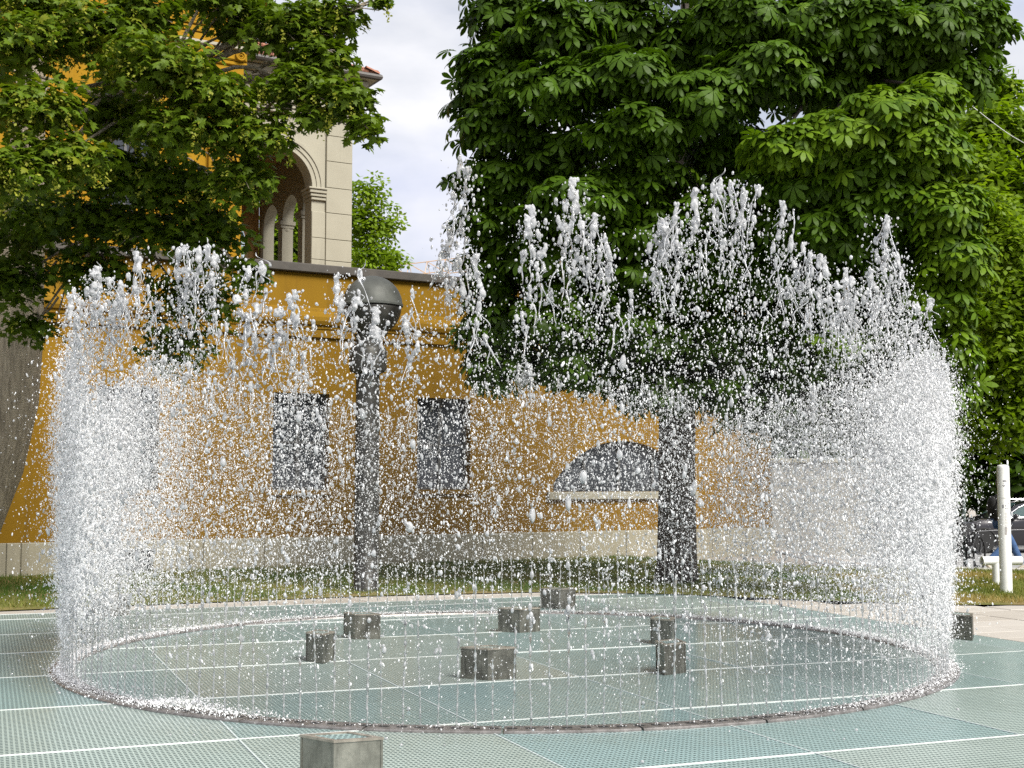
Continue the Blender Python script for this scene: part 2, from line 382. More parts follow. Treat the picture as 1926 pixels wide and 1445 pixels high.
# road on the right behind the lawn
M_road = simple('light_asphalt', (0.30, 0.30, 0.30), (0.24, 0.24, 0.235), 3, 0.9, bump=0.3)
tag(sheet('road', np.arange(6.5, 60.1, 1.0), np.arange(25.6, 44.1, 0.8), -0.045, M_road), 'light grey asphalt road behind the lawn', kind='structure')
M_kerb = simple('kerb_stone', (0.46, 0.45, 0.42), (0.36, 0.35, 0.33), 4, 0.8)
rk = empty('kerb', (0, 0, 0)); rk['kind'] = 'structure'; rk['label'] = 'pale kerb stones between lawn and road'
km = MB().bbox(0, 0.985, 0, 0.16, -0.2, 0.06, 0.012).mesh('kerb_stone', M_kerb)
for i in range(14):
    x = 7.6 + i*1.0; y = float(grass_ok(x, 0)[1]) + 0.03
    link('kerb_stone', km, rk, (x, y, float(ground_z(x, y))), (0, 0, 0))
M_line = simple('road_paint', (0.70, 0.70, 0.68), (0.58, 0.58, 0.56), 9, 0.7, bump=0)
rl = sheet('road_marking', np.arange(7.5, 40.1, 1.0), [29.0, 29.15], -0.038, M_line); tag(rl, 'thin white painted line along the grey road', kind='structure')
rl = sheet('road_marking', np.arange(7.5, 40.1, 1.0), [34.2, 34.4], -0.038, M_line); tag(rl, 'far white painted line on the grey road', kind='structure')

# ------------------------------------------------------------------ plaza: grating panels
plaza = empty('plaza_floor', (0, 0, 0), GA); tag(plaza, 'teal metal grating floor of the fountain plaza', kind='structure')
PU, PN, U0, N0 = 1.565, 1.70, 1.52, 8.57
ULO, UHI, NLO, NHI = -6.5, 9.86, 3.4, 17.75
u_lines = [ULO] + [U0 + PU*k for k in range(-6, 7) if ULO + 0.2 < U0 + PU*k < UHI - 0.2] + [UHI]
n_lines = [NLO] + [N0 + PN*k for k in range(-4, 7) if NLO + 0.2 < N0 + PN*k < NHI - 0.2] + [NHI]
MB().box(ULO-0.02, UHI+0.02, NLO-0.02, NHI+0.02, -0.055, -0.035).build('pit_base', M_under, plaza)
pm = {}
for i in range(len(u_lines)-1):
    for j in range(len(n_lines)-1):
        w, d = u_lines[i+1]-u_lines[i]-0.012, n_lines[j+1]-n_lines[j]-0.030
        cx, cyy = uv2w((u_lines[i]+u_lines[i+1])/2, (n_lines[j]+n_lines[j+1])/2)
        if cyy < 5.4: continue
        k = (round(w, 3), round(d, 3))
        if k not in pm: pm[k] = MB().box(0, w, 0, d, -0.03, 0.0).mesh('grating_panel', M_grate)
        dz = random.uniform(-0.0025, 0.0025)
        link('grating_panel', pm[k], plaza, (u_lines[i]+0.006, n_lines[j]+0.015, dz))
for j, n in enumerate(n_lines):
    MB().box(ULO, UHI, n-0.010, n+0.010, -0.034, 0.003).build('edge_bar', M_edge, plaza)
for i, u in enumerate(u_lines[1:-1]):
    MB().box(u-0.005, u+0.005, NLO, NHI, -0.034, 0.0035).build('seam_bar', M_edge2, plaza)

# paving strip between grating and lawn
pav = empty('pavement', (0, 0, 0), GA); tag(pav, 'pale stone paving slabs around the grating plaza', kind='structure')
M_slab = NB('pale_paving_slab'); _o = M_slab.n('ShaderNodeObjectInfo')
_c = M_slab.ramp(_o.outputs['Random'], [(0, (0.37, 0.335, 0.29)), (0.5, (0.43, 0.40, 0.36)), (1, (0.49, 0.46, 0.42))])
_c = M_slab.mix(M_slab.math('MULTIPLY', M_slab.noise(2.5, 6, 0.65), 0.5), _c, (0.33, 0.305, 0.27))
M_slab = M_slab.done(M_slab.principled(_c, 0.7, 0, M_slab.bump(M_slab.noise(40, 3), 0.15, 0.005)))
sm = MB().bbox(-0.49, 0.49, -0.395, 0.395, -0.05, 0.0, 0.006)
slab_me = MB()
def slab_mesh(w, d):
    m = MB(); c = 0.006
    V = [(0,0,-0.05),(w,0,-0.05),(w,d,-0.05),(0,d,-0.05),(0,0,-c),(w,0,-c),(w,d,-c),(0,d,-c),(c,c,0),(w-c,c,0),(w-c,d-c,0),(c,d-c,0)]
    m.add(V, [(3,2,1,0),(0,1,5,4),(1,2,6,5),(2,3,7,6),(3,0,4,7),(4,5,9,8),(5,6,10,9),(6,7,11,10),(7,4,8,11),(8,9,10,11)])
    return m.mesh('paving_slab', M_slab)
S1 = slab_mesh(1.19, 0.58); S2 = slab_mesh(0.78, 0.49)
for j in range(2):                               # far strip
    for i in range(15):
        u = ULO - 0.6 + i*1.2 + (0.5 if j else 0)
        if u + 1.2 > UHI: continue
        link('paving_slab', S1, pav, (u, NHI + 0.03 + j*0.6, random.uniform(-0.006, 0.0)))
k = 0
for i in range(8):                               # right of the plaza
    for j in range(18):
        u = UHI + 0.03 + i*0.8; n = 8.2 + j*0.5
        x, y = uv2w(u + 0.4, n + 0.25)
        if y > np.interp(x, [p[0] for p in EDGE], [p[1] for p in EDGE]) + 0.1: continue
        px, py = project(np.array([x, y, 0.0]))
        if px > 2050 or px < 1350: continue
        link('paving_slab', S2, pav, (u, n, random.uniform(-0.006, 0.0)))

# ------------------------------------------------------------------ fountain ring
RCX, RCY, RR = -0.06, 12.8, 4.0
ring = empty('fountain_ring', (RCX, RCY, 0)); tag(ring, 'dark steel ring with slots that the circle of water jets rises from', 'fountain')
SEG = 28
prof = [(3.895, 0.0), (3.90, 0.012), (3.91, 0.018), (4.09, 0.018), (4.10, 0.010), (4.103, -0.02)]
seg = MB(); STEP = 8; a0, a1 = R(0.12), 2*math.pi/SEG - R(0.12)
Vv = []; Ff = []
for i in range(STEP+1):
    q = a0 + (a1-a0)*i/STEP
    for r, z in prof: Vv.append((r*math.cos(q), r*math.sin(q), z))
n = len(prof)
for i in range(STEP):
    for k in range(n-1): Ff.append((i*n+k, (i+1)*n+k, (i+1)*n+k+1, i*n+k+1))
Ff += [tuple(range(n)), tuple(reversed(range(STEP*n, STEP*n+n)))]
segm = seg.add(Vv, Ff).mesh('rim_segment', M_rim)
for i in range(SEG): link('rim_segment', segm, ring, (0, 0, 0), (0, 0, 2*math.pi*i/SEG))
NJ = 208
slot = MB().box(-0.022, 0.022, -0.033, 0.033, 0.014, 0.0195).mesh('nozzle_slot', M_slot)
for i in range(NJ):
    q = 2*math.pi*(i+0.5)/NJ; link('nozzle_slot', slot, ring, (RR*math.cos(q), RR*math.sin(q), 0), (0, 0, q))

# ------------------------------------------------------------------ rhombic steel blocks
def block(N, aL, aR, label, M_steel=None):
    M_steel = M_steel or M_steel_wet
    s, h = 0.266, 0.26
    Lv = Vector((-math.cos(R(aL)), math.sin(R(aL)))); Rv = Vector((math.cos(R(aR)), math.sin(R(aR))))
    c = [Vector((0, 0)), Rv*s, (Rv+Lv)*s, Lv*s]; cen = sum(c, Vector((0, 0)))/4
    root = empty('steel_block', (N[0], N[1], 0)); tag(root, label, 'block', 'rhombic steel blocks on the grating')
    def inset(d):
        out = []
        for i in range(4):
            p, a, b = c[i], (c[i-1]-c[i]).normalized(), (c[(i+1) % 4]-c[i]).normalized()
            bis = (a+b).normalized(); sn = math.sqrt(max(1e-6, (1-a.dot(b))/2)); out.append(p + bis*(d/sn))
        return out
    m = MB()
    o0, o1, o2 = inset(0.0), inset(0.003), inset(0.0)
    poly = [(p.x, p.y) for p in o0]
    m.prism([(p.x, p.y) for p in inset(0.004)], 0.0, h-0.014)
    m.build('body', M_steel, root)
    for i in range(4):                           # folded edge strips at each corner
        p = c[i]; a = (c[i-1]-p).normalized(); b = (c[(i+1) % 4]-p).normalized(); w = 0.012
        ins = inset(0.006)[i]
        MB().prism([(p.x, p.y), (p.x+b.x*w, p.y+b.y*w), (ins.x, ins.y), (p.x+a.x*w, p.y+a.y*w)], 0.002, h-0.016).build('corner_fold', M_steel, root)
    fr = MB(); A = inset(-0.002); B = inset(0.026); n0 = 4
    V = [(p.x, p.y, h-0.013) for p in A] + [(p.x, p.y, h) for p in A] + [(p.x, p.y, h) for p in B] + [(p.x, p.y, h-0.013) for p in B]
    F = []
    for i in range(4):
        j = (i+1) % 4
        F += [(i, j, 4+j, 4+i), (4+i, 4+j, 8+j, 8+i), (8+i, 8+j, 12+j, 12+i), (j, i, 12+i, 12+j)]
    fr.add(V, F).build('lid_frame', M_steel_top, root)
    MB().prism([(p.x, p.y) for p in inset(0.027)], h-0.0135, h-0.006).build('lid', M_grate, root)
    return root
block((-0.936, 7.106), 40, 20, 'large nearest rhombic steel block outside the front of the ring', M_steel)
block((-0.196, 11.024), 30, 30, 'wide rhombic steel block nearest the middle front inside the ring')
block((-1.69, 12.059), 45, 75, 'leftmost narrow dark steel block inside the ring')
block((1.283, 11.327), 80, 40, 'steel block inside the ring with pale right face, front one of the right pair')
block((1.578, 13.355), 46, 74, 'small dark steel block just behind another block on the right inside the ring')
block((-1.632, 13.946), 57, 3, 'steel block with dark left face at the back left inside the ring')
block((0.086, 14.541), 26, 34, 'farthest steel block at the back middle inside the ring')
block((4.73, 13.805), 51, 69, 'black steel block outside the ring on the right by the paving')
block((-4.904, 16.343), 20, 40, 'dim steel block outside the ring at the back left, before the lawn')
block((0.596, 17.3), 30, 30, 'steel block behind the ring at the back, before the lawn')

# ------------------------------------------------------------------ ochre garden wall (local x along wall, y into wall)
WO = (-8.78, 22.98, 0); WR = R(30)
def arch_fn(c, hw, zs, rise):
    """segmental or round arch: height over x"""
    if abs(rise-hw) < 1e-6:
        return lambda x: zs + math.sqrt(max(0, hw*hw-(x-c)**2))
    rad = (hw*hw+rise*rise)/(2*rise)
    return lambda x: zs + rise - rad + math.sqrt(max(0, rad*rad-(x-c)**2))
def wall_open(mb, x0, x1, z0, z1, ops, depth, back=True):
    """wall in the xz plane at y=0..depth with openings [(xa,xb,zbottom,topfn,curved)], no x overlap"""
    cuts = [x0]
    for xa, xb, zb, fn, cur in sorted(ops, key=lambda o: o[0]):
        k = 20 if cur else 1
        if cur: cuts += [(xa+xb)/2 - math.cos(math.pi*i/k)*(xb-xa)/2 for i in range(k+1)]
        else: cuts += [xa, xb]
    cuts.append(x1)
    def quad(p): mb.add(p, [tuple(range(len(p)))])
    for a, b in zip(cuts[:-1], cuts[1:]):
        if b-a < 1e-6: continue
        m = (a+b)/2; op = [o for o in ops if o[0] < m < o[1]]
        segs = [((z0, z0), (z1, z1))] if not op else [((z0, z0), (op[0][2],)*2), ((op[0][3](a), op[0][3](b)), (z1, z1))]
        for (la, lb), (ha, hb) in segs:
            if ha-la < 1e-6 and hb-lb < 1e-6: continue
            quad([(a, 0, la), (b, 0, lb), (b, 0, hb), (a, 0, ha)])
            if back: quad([(b, depth, lb), (a, depth, la), (a, depth, ha), (b, depth, hb)])
        if op:
            ta, tb = op[0][3](a), op[0][3](b)
            quad([(a, 0, ta), (b, 0, tb), (b, depth, tb), (a, depth, ta)])
            if op[0][2] > z0 + 1e-6: quad([(b, 0, op[0][2]), (a, 0, op[0][2]), (a, depth, op[0][2]), (b, depth, op[0][2])])
    for xa, xb, zb, fn, cur in ops:
        quad([(xa, 0, zb), (xa, 0, fn(xa)), (xa, depth, fn(xa)), (xa, depth, zb)]); quad([(xb, 0, fn(xb)), (xb, 0, zb), (xb, depth, zb), (xb, depth, fn(xb))])
    quad([(x0, 0, z1), (x1, 0, z1), (x1, depth, z1), (x0, depth, z1)]); quad([(x0, depth, z0), (x0, 0, z0), (x0, 0, z1), (x0, depth, z1)][::-1])
    quad([(x1, 0, z0), (x1, depth, z0), (x1, depth, z1), (x1, 0, z1)])
wall = empty('garden_wall', WO, WR); tag(wall, 'long ochre plastered wall building with dark windows and pale plinth behind the fountain', 'wall')
XE = 17.25
wins = [(-1.75, -0.6), (1.55, 2.68), (4.86, 6.01), (7.92, 9.14)]
WZ0, WZ1 = 1.47, 3.37
ops = [(a, b, WZ0, (lambda x: WZ1), False) for a, b in wins]
lun = arch_fn(13.0, 1.84, 1.62, 0.95); ops.append((11.16, 14.84, 1.45, lun, True))
mb = MB(); wall_open(mb, -7, XE, 0.60, 5.72, ops, 0.45, back=False); mb.build('wall_face', M_yellow, wall)
MB().box(-6.99, XE-0.01, 0.46, 3.2, 0.0, 5.65).build('wall_core', M_yellow, wall)
# cornice and parapet
cor = [(0, 4.46), (-0.06, 4.47), (-0.065, 4.62), (-0.085, 4.635), (-0.09, 4.69), (-0.13, 4.71), (-0.16, 4.78), (-0.155, 4.86), (-0.12, 4.93), (-0.075, 4.97), (-0.06, 5.02), (-0.03, 5.03), (0, 5.05)]
MB().profile([(y-0.001, z) for y, z in cor[::-1]], -6.98, XE+0.02).build('cornice', M_yellow, wall)
for i in range(9):
    a = -6.95 + i*2.71
    MB().bbox(a+0.003, a+2.70, -0.11, 0.62, 5.73, 5.90, 0.015).build('coping_stone', M_coping, wall)
# plinth slabs (leave the cellar window open)
x = -7.0; k = 0; cell = (1.60, 2.60)
edges = [-7.0, -5.9, -4.7, -3.6, -2.4, -1.2, 0.08, 0.32, 1.60, 2.60, 3.03, 3.27, 3.52, 4.7, 5.9, 7.1, 8.2, 9.4, 10.6, 11.8, 13.0, 14.2, 15.4, 16.4, XE+0.03]
for a, b in zip(edges[:-1], edges[1:]):
    z0 = 0.44 if (a, b) == cell else -0.1
    MB().bbox(a+0.004, b-0.004, -0.07+random.uniform(-0.004, 0.004), 0.44, z0, 0.597, 0.012).build('plinth_slab', M_plinth, wall)
cw = MB().box(1.62, 2.58, 0.10, 0.12, -0.05, 0.43).build('cellar_window', M_glass, wall)
for i in range(7): MB().tube([(1.70+i*0.133, 0.05, -0.05), (1.70+i*0.133, 0.05, 0.43)], 0.009, 5).build('bar', M_winframe, cw)
for a, b in wins:
    w = MB()
    fr = 0.06
    for (x0, x1, z0, z1) in ((a, a+fr, WZ0+0.03, WZ1), (b-fr, b, WZ0+0.03, WZ1), (a+fr, b-fr, WZ0+0.03, WZ0+0.03+fr), (a+fr, b-fr, WZ1-fr, WZ1), ((a+b)/2-0.035, (a+b)/2+0.035, WZ0+0.03+fr, WZ1-fr)):
        w.box(x0, x1, 0.20, 0.27, z0, z1)
    f = w.build('window', M_winframe, wall)
    for (p, q) in ((a+fr, (a+b)/2-0.035), ((a+b)/2+0.035, b-fr)):
        for (r, s) in ((WZ0+0.09, 2.40), (2.44, WZ1-fr)):
            MB().box(p, q, 0.228, 0.236, r, s).build('pane', M_glass, f)
        MB().box(p, q, 0.21, 0.26, 2.40, 2.44).build('glazing_bar', M_winframe, f)
    MB().bbox(a-0.05, b+0.05, -0.06, 0.20, WZ0-0.07, WZ0+0.028, 0.01).build('window_sill', M_yellow, wall)
lw = MB(); N_ = 24
xsA = [11.2 + (14.8-11.2)*i/N_ for i in range(N_+1)]
Vt = [(x, 0.24, 1.46) for x in xsA] + [(x, 0.24, max(1.47, lun(x)-0.002)) for x in xsA]
lwin = MB().add(Vt, [(i, i+1, N_+2+i, N_+1+i) for i in range(N_)]).build('lunette_window', M_glass, wall)
for k in range(1, 4):
    x = 11.16 + 3.68*k/4; MB().box(x-0.03, x+0.03, 0.19, 0.235, 1.46, lun(x)).build('mullion', M_winframe, lwin)
MB().tube([(x, 0.2, lun(x)-0.03) for x in xsA], 0.035, 6).build('frame', M_winframe, lwin)
MB().bbox(11.0, 15.0, -0.09, 0.19, 1.28, 1.447, 0.012).build('lunette_sill', M_stone, wall)

# ------------------------------------------------------------------ pale wall further right
pw = empty('pale_wall', (7.2, 36.5, -0.1), R(4)); tag(pw, 'pale grey rendered low wall beyond the end of the ochre wall', 'wall')
M_pale = stucco('pale_render', (0.30, 0.29, 0.26), (0.25, 0.24, 0.22), (0.19, 0.18, 0.165))
MB().box(-1.5, 3.4, 0, 0.3, -0.3, 2.3).build('wall_face', M_pale, pw); MB().bbox(-1.6, 3.5, -0.06, 0.36, 2.303, 2.42, 0.01).build('coping', M_stone, pw)

# ------------------------------------------------------------------ villa: yellow wing with ionic pilasters
villa = empty('yellow_villa', WO, WR); tag(villa, 'tall yellow villa wing with scroll capitals and mouldings behind the maple', 'building')
D = 3.5
v_wins = [(-4.3, -3.1), (-0.9, 0.3), (2.3, 3.4)]
mb = MB(); wall_open(mb, -9, 5.33, 0.0, 14.2, [(a, b, 7.4, (lambda x: 9.9), False) for a, b in v_wins], 0.4, back=False)
for i, p in enumerate(mb.v): mb.v[i] = (p[0], p[1]+D, p[2])
mb.build('wall_face', M_yellow2, villa)
MB().box(-9, 5.32, D+0.41, D+8, 0, 14.1).build('wall_core', M_yellow2, villa)
for a, b in v_wins:
    w = MB().box(a, a+0.07, D+0.2, D+0.27, 7.4, 9.9).box(b-0.07, b, D+0.2, D+0.27, 7.4, 9.9).box(a+0.07, b-0.07, D+0.2, D+0.27, 7.4, 7.47).box(a+0.07, b-0.07, D+0.2, D+0.27, 9.83, 9.9).box((a+b)/2-0.03, (a+b)/2+0.03, D+0.2, D+0.27, 7.47, 9.83).build('window', M_winframe, villa)
    MB().box(a+0.07, (a+b)/2-0.03, D+0.23, D+0.24, 7.47, 9.83).build('pane', M_glass, w); MB().box((a+b)/2+0.03, b-0.07, D+0.23, D+0.24, 7.47, 9.83).build('pane', M_glass, w)
    MB().bbox(a-0.14, b+0.14, D-0.10, D-0.002, 9.95, 10.12, 0.02).build('window_hood', M_yellow2, villa)
    MB().bbox(a-0.12, b+0.12, D-0.12, D+0.18, 7.26, 7.38, 0.02).build('window_sill', M_yellow2, villa)
for a, b in ((4.55, 5.30), (0.95, 1.70), (-2.5, -1.75), (-6.0, -5.25)):
    p = MB().bbox(a, b, D-0.12, D-0.002, 5.0, 10.72, 0.015).build('pilaster', M_yellow2, villa)
    MB().bbox(a-0.06, b+0.06, D-0.17, D-0.003, 10.73, 10.82, 0.02).build('necking', M_yellow2, p)
def volute(cx, cz, r, hand):
    pts = []; rad = []
    for i in range(40):
        t = i/39; q = math.pi/2 + hand*t*2*math.pi*2.2; rr_ = r*(1-0.82*t); pts.append((cx + rr_*math.cos(q), D-0.235+0.02*t, cz + rr_*math.sin(q))); rad.append(0.030*(1-0.55*t))
    return MB().tube(pts, rad, 6).lathe([(0.001, 0), (0.02, 0.0)], 6, (cx, D-0.23, cz), False)
for a, b in ((3.95, 5.30), (0.95, 1.70), (-2.5, -1.75)):
    c_ = MB().bbox(a-0.05, b+0.05, D-0.20, D-0.004, 10.83, 11.02, 0.03).build('capital', M_yellow2, villa)
    xs_ = [a+0.22, a+0.53, b-0.1] if b-a > 1 else [a+0.05, b-0.05]
    for i, xc in enumerate(xs_): volute(xc, 10.94, 0.12, -1 if i < len(xs_)-1 else 1).build('volute', M_yellow2, c_, True)
    MB().bbox(a-0.14, b+0.14, D-0.26, D-0.005, 11.07, 11.15, 0.015).build('abacus', M_stone, c_)
ent = [(11.16, 11.31, 0.20), (11.33, 11.46, 0.225), (11.48, 11.54, 0.26), (11.56, 12.0, 0.20), (12.02, 12.07, 0.24), (12.09, 12.2, 0.30), (12.22, 12.34, 0.46), (12.36, 12.46, 0.62)]
for z0, z1, o in ent:
    MB().bbox(-9-o, 5.33+o, D-o, D+7.9, z0, z1, 0.012).build('moulding', M_yellow2, villa)

# ------------------------------------------------------------------ loggia
log = empty('stone_loggia', WO, WR); tag(log, 'pale limestone loggia with round arch, corner pier and red tile roof behind the ochre wall', 'building')
D = 5.0
AC, AR_, AZ = 6.65, 0.89, 8.63
mb = MB(); wall_open(mb, 5.0, 7.88, 5.6, 10.30, [(AC-AR_, AC+AR_, 5.9, arch_fn(AC, AR_, AZ, AR_), True)], 0.42)
for i, p in enumerate(mb.v): mb.v[i] = (p[0], p[1]+D, p[2])
mb.build('arcade_wall', M_stone, log)
# archivolt rings
for r0, r1, o in ((0.895, 1.00, 0.03), (1.002, 1.10, 0.055), (1.102, 1.165, 0.08)):
    V = []; F = []; K = 28
    for i in range(K+1):
        q = math.pi*i/K
        for r in (r0, r1):
            for yy in (D-o, D-0.001): V.append((AC+r*math.cos(q), yy, AZ+r*math.sin(q)))
    for i in range(K):
        b = i*4; F += [(b, b+2, b+6, b+4), (b+2, b+3, b+7, b+6), (b+1, b, b+4, b+5), (b+3, b+1, b+5, b+7)]
    MB().add(V, F).build('archivolt', M_stone, log)
# corner pier of stone blocks
zz = [5.6, 6.22, 6.90, 7.42, 8.05, 8.66, 9.30, 9.92, 10.30]
for a, b in zip(zz[:-1], zz[1:]):
    MB().bbox(7.89, 8.55, D-0.06, D+0.66, a+0.004, b-0.004, 0.01).build('stone_block', M_stone, log)
for a, b in zip(zz[:-1], zz[1:]):
    if b < 8.4: MB().bbox(7.545, 7.885, D-0.025, D+0.40, a+0.02, b+0.012, 0.008).build('stone_block', M_stone, log)
for z0, z1, o in ((8.33, 8.40, 0.03), (8.41, 8.48, 0.06), (8.49, 8.57, 0.09), (8.575, 8.625, 0.12)):
    MB().bbox(7.545-o, 7.885, D-0.03-o, D+0.42, z0, z1, 0.012).build('impost', M_stone, log)
# entablature
for z0, z1, o in ((10.31, 10.42, 0.09), (10.43, 10.54, 0.115), (10.55, 10.60, 0.16), (10.61, 10.98, 0.09), (10.99, 11.05, 0.14), (11.06, 11.15, 0.22), (11.16, 11.30, 0.32)):
    MB().bbox(5.0, 8.52+o, D-o, D+5.6, z0, z1, 0.012).build('entablature', M_stone, log)
# side arcade seen through the arch (runs away from the camera)
side = MB(); wall_open(side, 0.45, 5.6, 5.6, 10.28, [(1.15, 2.30, 5.9, arch_fn(1.725, 0.575, 8.55, 0.575), True), (2.62, 3.77, 5.9, arch_fn(3.195, 0.575, 8.55, 0.575), True), (4.09, 5.24, 5.9, arch_fn(4.665, 0.575, 8.55, 0.575), True)], 0.30)
side.v = [(8.50 - p[1], D + p[0], p[2]) for p in side.v]; side.build('side_arcade', M_stone, log)
for dd in (2.46, 3.93):
    c_ = MB().lathe([(0.15, 5.7), (0.15, 5.9), (0.125, 5.95), (0.125, 7.9), (0.115, 8.0), (0.13, 8.02), (0.115, 8.06)], 16, (8.34, D+dd, 0)).build('column', M_pinkstone, log, 'auto')
    MB().lathe([(0.115, 8.06), (0.15, 8.12), (0.14, 8.2), (0.18, 8.3), (0.185, 8.36)], 12, (8.34, D+dd, 0)).box(8.16, 8.52, D+dd-0.18, D+dd+0.18, 8.365, 8.44).box(8.13, 8.55, D+dd-0.21, D+dd+0.21, 8.445, 8.545).build('capital', M_stone, c_)
M_warm = stucco('warm_interior', (0.42, 0.26, 0.11), (0.35, 0.21, 0.085), (0.26, 0.15, 0.06))
back = MB(); wall_open(back, 4.9, 8.2, 5.6, 10.28, [(6.9, 7.9, 5.9, arch_fn(7.4, 0.5, 8.4, 0.5), True)], 0.3)
back.v = [(p[0], D+5.62+p[1], p[2]) for p in back.v]; back.build('back_wall', M_warm, log)
MB().box(4.95, 8.19, D+0.43, D+5.61, 10.2, 10.27).build('ceiling', M_warm, log)
MB().box(4.9, 8.5, D+0.43, D+5.6, 5.3, 5.58).build('floor', M_stone, log)
# roof: tiles
sl_ = R(24); roof = MB()
e0, e1, yb, zb = 4.9, 9.0, D-0.48, 11.42
roof.add([(e0, yb, zb), (e1, yb, zb), (e1-3.3, yb+3.3, zb+3.3*math.tan(sl_)), (e0, yb+3.3, zb+3.3*math.tan(sl_)), (e1, yb+6.6, zb)], [(0, 1, 2, 3), (1, 4, 2)])
rf = roof.build('roof', M_tile, log)
tm = MB(); row = 0.30
def barrel(o, ax, up, nx, w, l):
    V = []; F = []
    for e in (0, 1):
        for k in range(6):
            q = math.pi*k/5; rr_ = w/2*(1.0 if e == 0 else 0.86)
            p = o + up*(e*l) + ax*(math.cos(q)*rr_) + nx*(math.sin(q)*rr_*0.75 + (0.035 if e == 0 else 0.0)); V.append(p)
    for k in range(5): F.append((k, k+1, 7+k, 6+k))
    F.append((0, 1, 2, 3, 4, 5)); tm.add(V, F)
up = Vector((0, math.cos(sl_), math.sin(sl_))); nx = Vector((0, -math.sin(sl_), math.cos(sl_)))
for r_ in range(12):
    y = r_*row*math.cos(sl_)
    for c_ in range(20):
        xx = e0 + 0.1 + c_*0.205 + (0.1 if r_ % 2 else 0)
        if xx > e1 - y - 0.05: continue
        barrel(Vector((xx, yb, zb)) + up*(r_*row) + nx*0.005, Vector((1, 0, 0)), up, nx, 0.2, 0.36)
up2 = Vector((-math.cos(sl_), 0, math.sin(sl_))); nx2 = Vector((math.sin(sl_), 0, math.cos(sl_)))
for r_ in range(12):
    for c_ in range(32):
        yy = c_*0.205; t_ = r_*row*math.cos(sl_)
        if yy < t_ or yy > 6.6-t_: continue
        barrel(Vector((e1, yb+yy, zb)) + up2*(r_*row) + nx2*0.005, Vector((0, 1, 0)), up2, nx2, 0.2, 0.36)
to = tm.build('roof_tiles', M_tile, rf); to['kind'] = 'stuff'
MB().tube([(e1 - t*3.3, yb+t*3.3, zb+0.05+t*3.3*math.tan(sl_)) for t in (0, 0.25, 0.5, 0.75, 1.0)], 0.09, 8).build('hip_ridge', M_tile, rf)
MB().tube([(e0, yb-0.05, zb-0.03), (e1+0.05, yb-0.05, zb-0.03), (e1+0.05, yb+6.6, zb-0.03)], 0.075, 8).build('gutter', M_gutter, log)
MB().box(e0, e1, yb, yb+6.5, zb-0.10, zb-0.005).build('soffit', M_stone, log)

# ------------------------------------------------------------------ dark column with ball top
pole = empty('ball_topped_column', (-2.17, 19.94, 0)); tag(pole, 'dark bronze column with a domed ball on top standing behind the fountain', 'column')
MB().lathe([(0.20, 0), (0.20, 0.04), (0.187, 0.06), (0.187, 1.0), (0.178, 3.0), (0.178, 3.26)], 28).build('shaft', M_bronze, pole, 'auto')
MB().lathe([(0.178, 3.26), (0.27, 3.30), (0.285, 3.36), (0.285, 3.60), (0.26, 3.66), (0.20, 3.70), (0.19, 3.80), (0.22, 3.86)], 28).build('collar', M_bronze, pole, 'auto')
pr = [(0.22, 3.84)] + [(0.44*math.cos(q), 4.28+0.44*math.sin(q)) for q in np.linspace(-1.0, 0.02, 9)]
MB().lathe(pr, 32, (0.06, 0, 0)).build('ball', M_bronze, pole, True)
pr = [(0.43, 4.285), (0.465, 4.285), (0.468, 4.315)] + [(0.455*math.cos(q), 4.30+0.45*math.sin(q)) for q in np.linspace(0.06, 1.5, 12)] + [(0.004, 4.752)]
MB().lathe(pr, 32, (0.06, 0, 0)).build('dome', simple('bronze_dome', (0.10, 0.105, 0.095), (0.055, 0.058, 0.052), 5, 0.6, metal=0.2, bump=0.05), pole, 'auto')

# ------------------------------------------------------------------ white pipes
wp = empty('white_pipe_post', (7.21, 19.56, 0)); tag(wp, 'tall white round pipe post with small grey notices on the lawn', 'post')
MB().lathe([(0.088, -0.05), (0.088, 1.84), (0.084, 1.872), (0.07, 1.888), (0.03, 1.895), (0.001, 1.896)], 28).build('pipe', M_white, wp, 'auto')
MB().lathe([(0.0895, 1.40), (0.0905, 1.405), (0.0905, 1.43), (0.0895, 1.435)], 28, cap=False).build('joint_band', M_white, wp, 'auto')
def on_pipe(name, a0, a1, z0, z1, mat, r=0.0895):
    V = []; K = 6
    for i in range(K+1):
        q = a0+(a1-a0)*i/K
        for z in (z0, z1): V.append((r*math.sin(q), -r*math.cos(q), z))
    return MB().add(V, [(2*i, 2*i+2, 2*i+3, 2*i+1) for i in range(K)]).build(name, mat, wp)
FA = -0.35                                        # the side of the post turned to the camera
def mk(z0, z1, a0, a1, mat=M_inkg): return on_pipe('notice_print', FA+a0, FA+a1, z0, z1, mat)
mk(1.645, 1.665, -0.05, 0.55); mk(1.612, 1.62, 0.0, 0.09); mk(1.585, 1.595, -0.18, 0.04); mk(1.585, 1.595, 0.12, 0.28); mk(1.573, 1.585, -0.02, 0.15)
mk(1.405, 1.425, 0.62, 0.95); mk(1.36, 1.367, 0.66, 0.95); mk(1.32, 1.33, 0.68, 0.98); mk(1.26, 1.31, -0.25, -0.03); mk(1.25, 1.262, 0.22, 0.40); mk(1.285, 1.31, 0.25, 0.36); mk(1.25, 1.262, 0.56, 0.72)
for i in range(13): mk(1.185-i*0.022, 1.191-i*0.022, 0.12, 0.12+random.uniform(0.35, 0.62), M_sticker)
mk(0.875, 0.985, 0.05, 0.42, M_sticker)
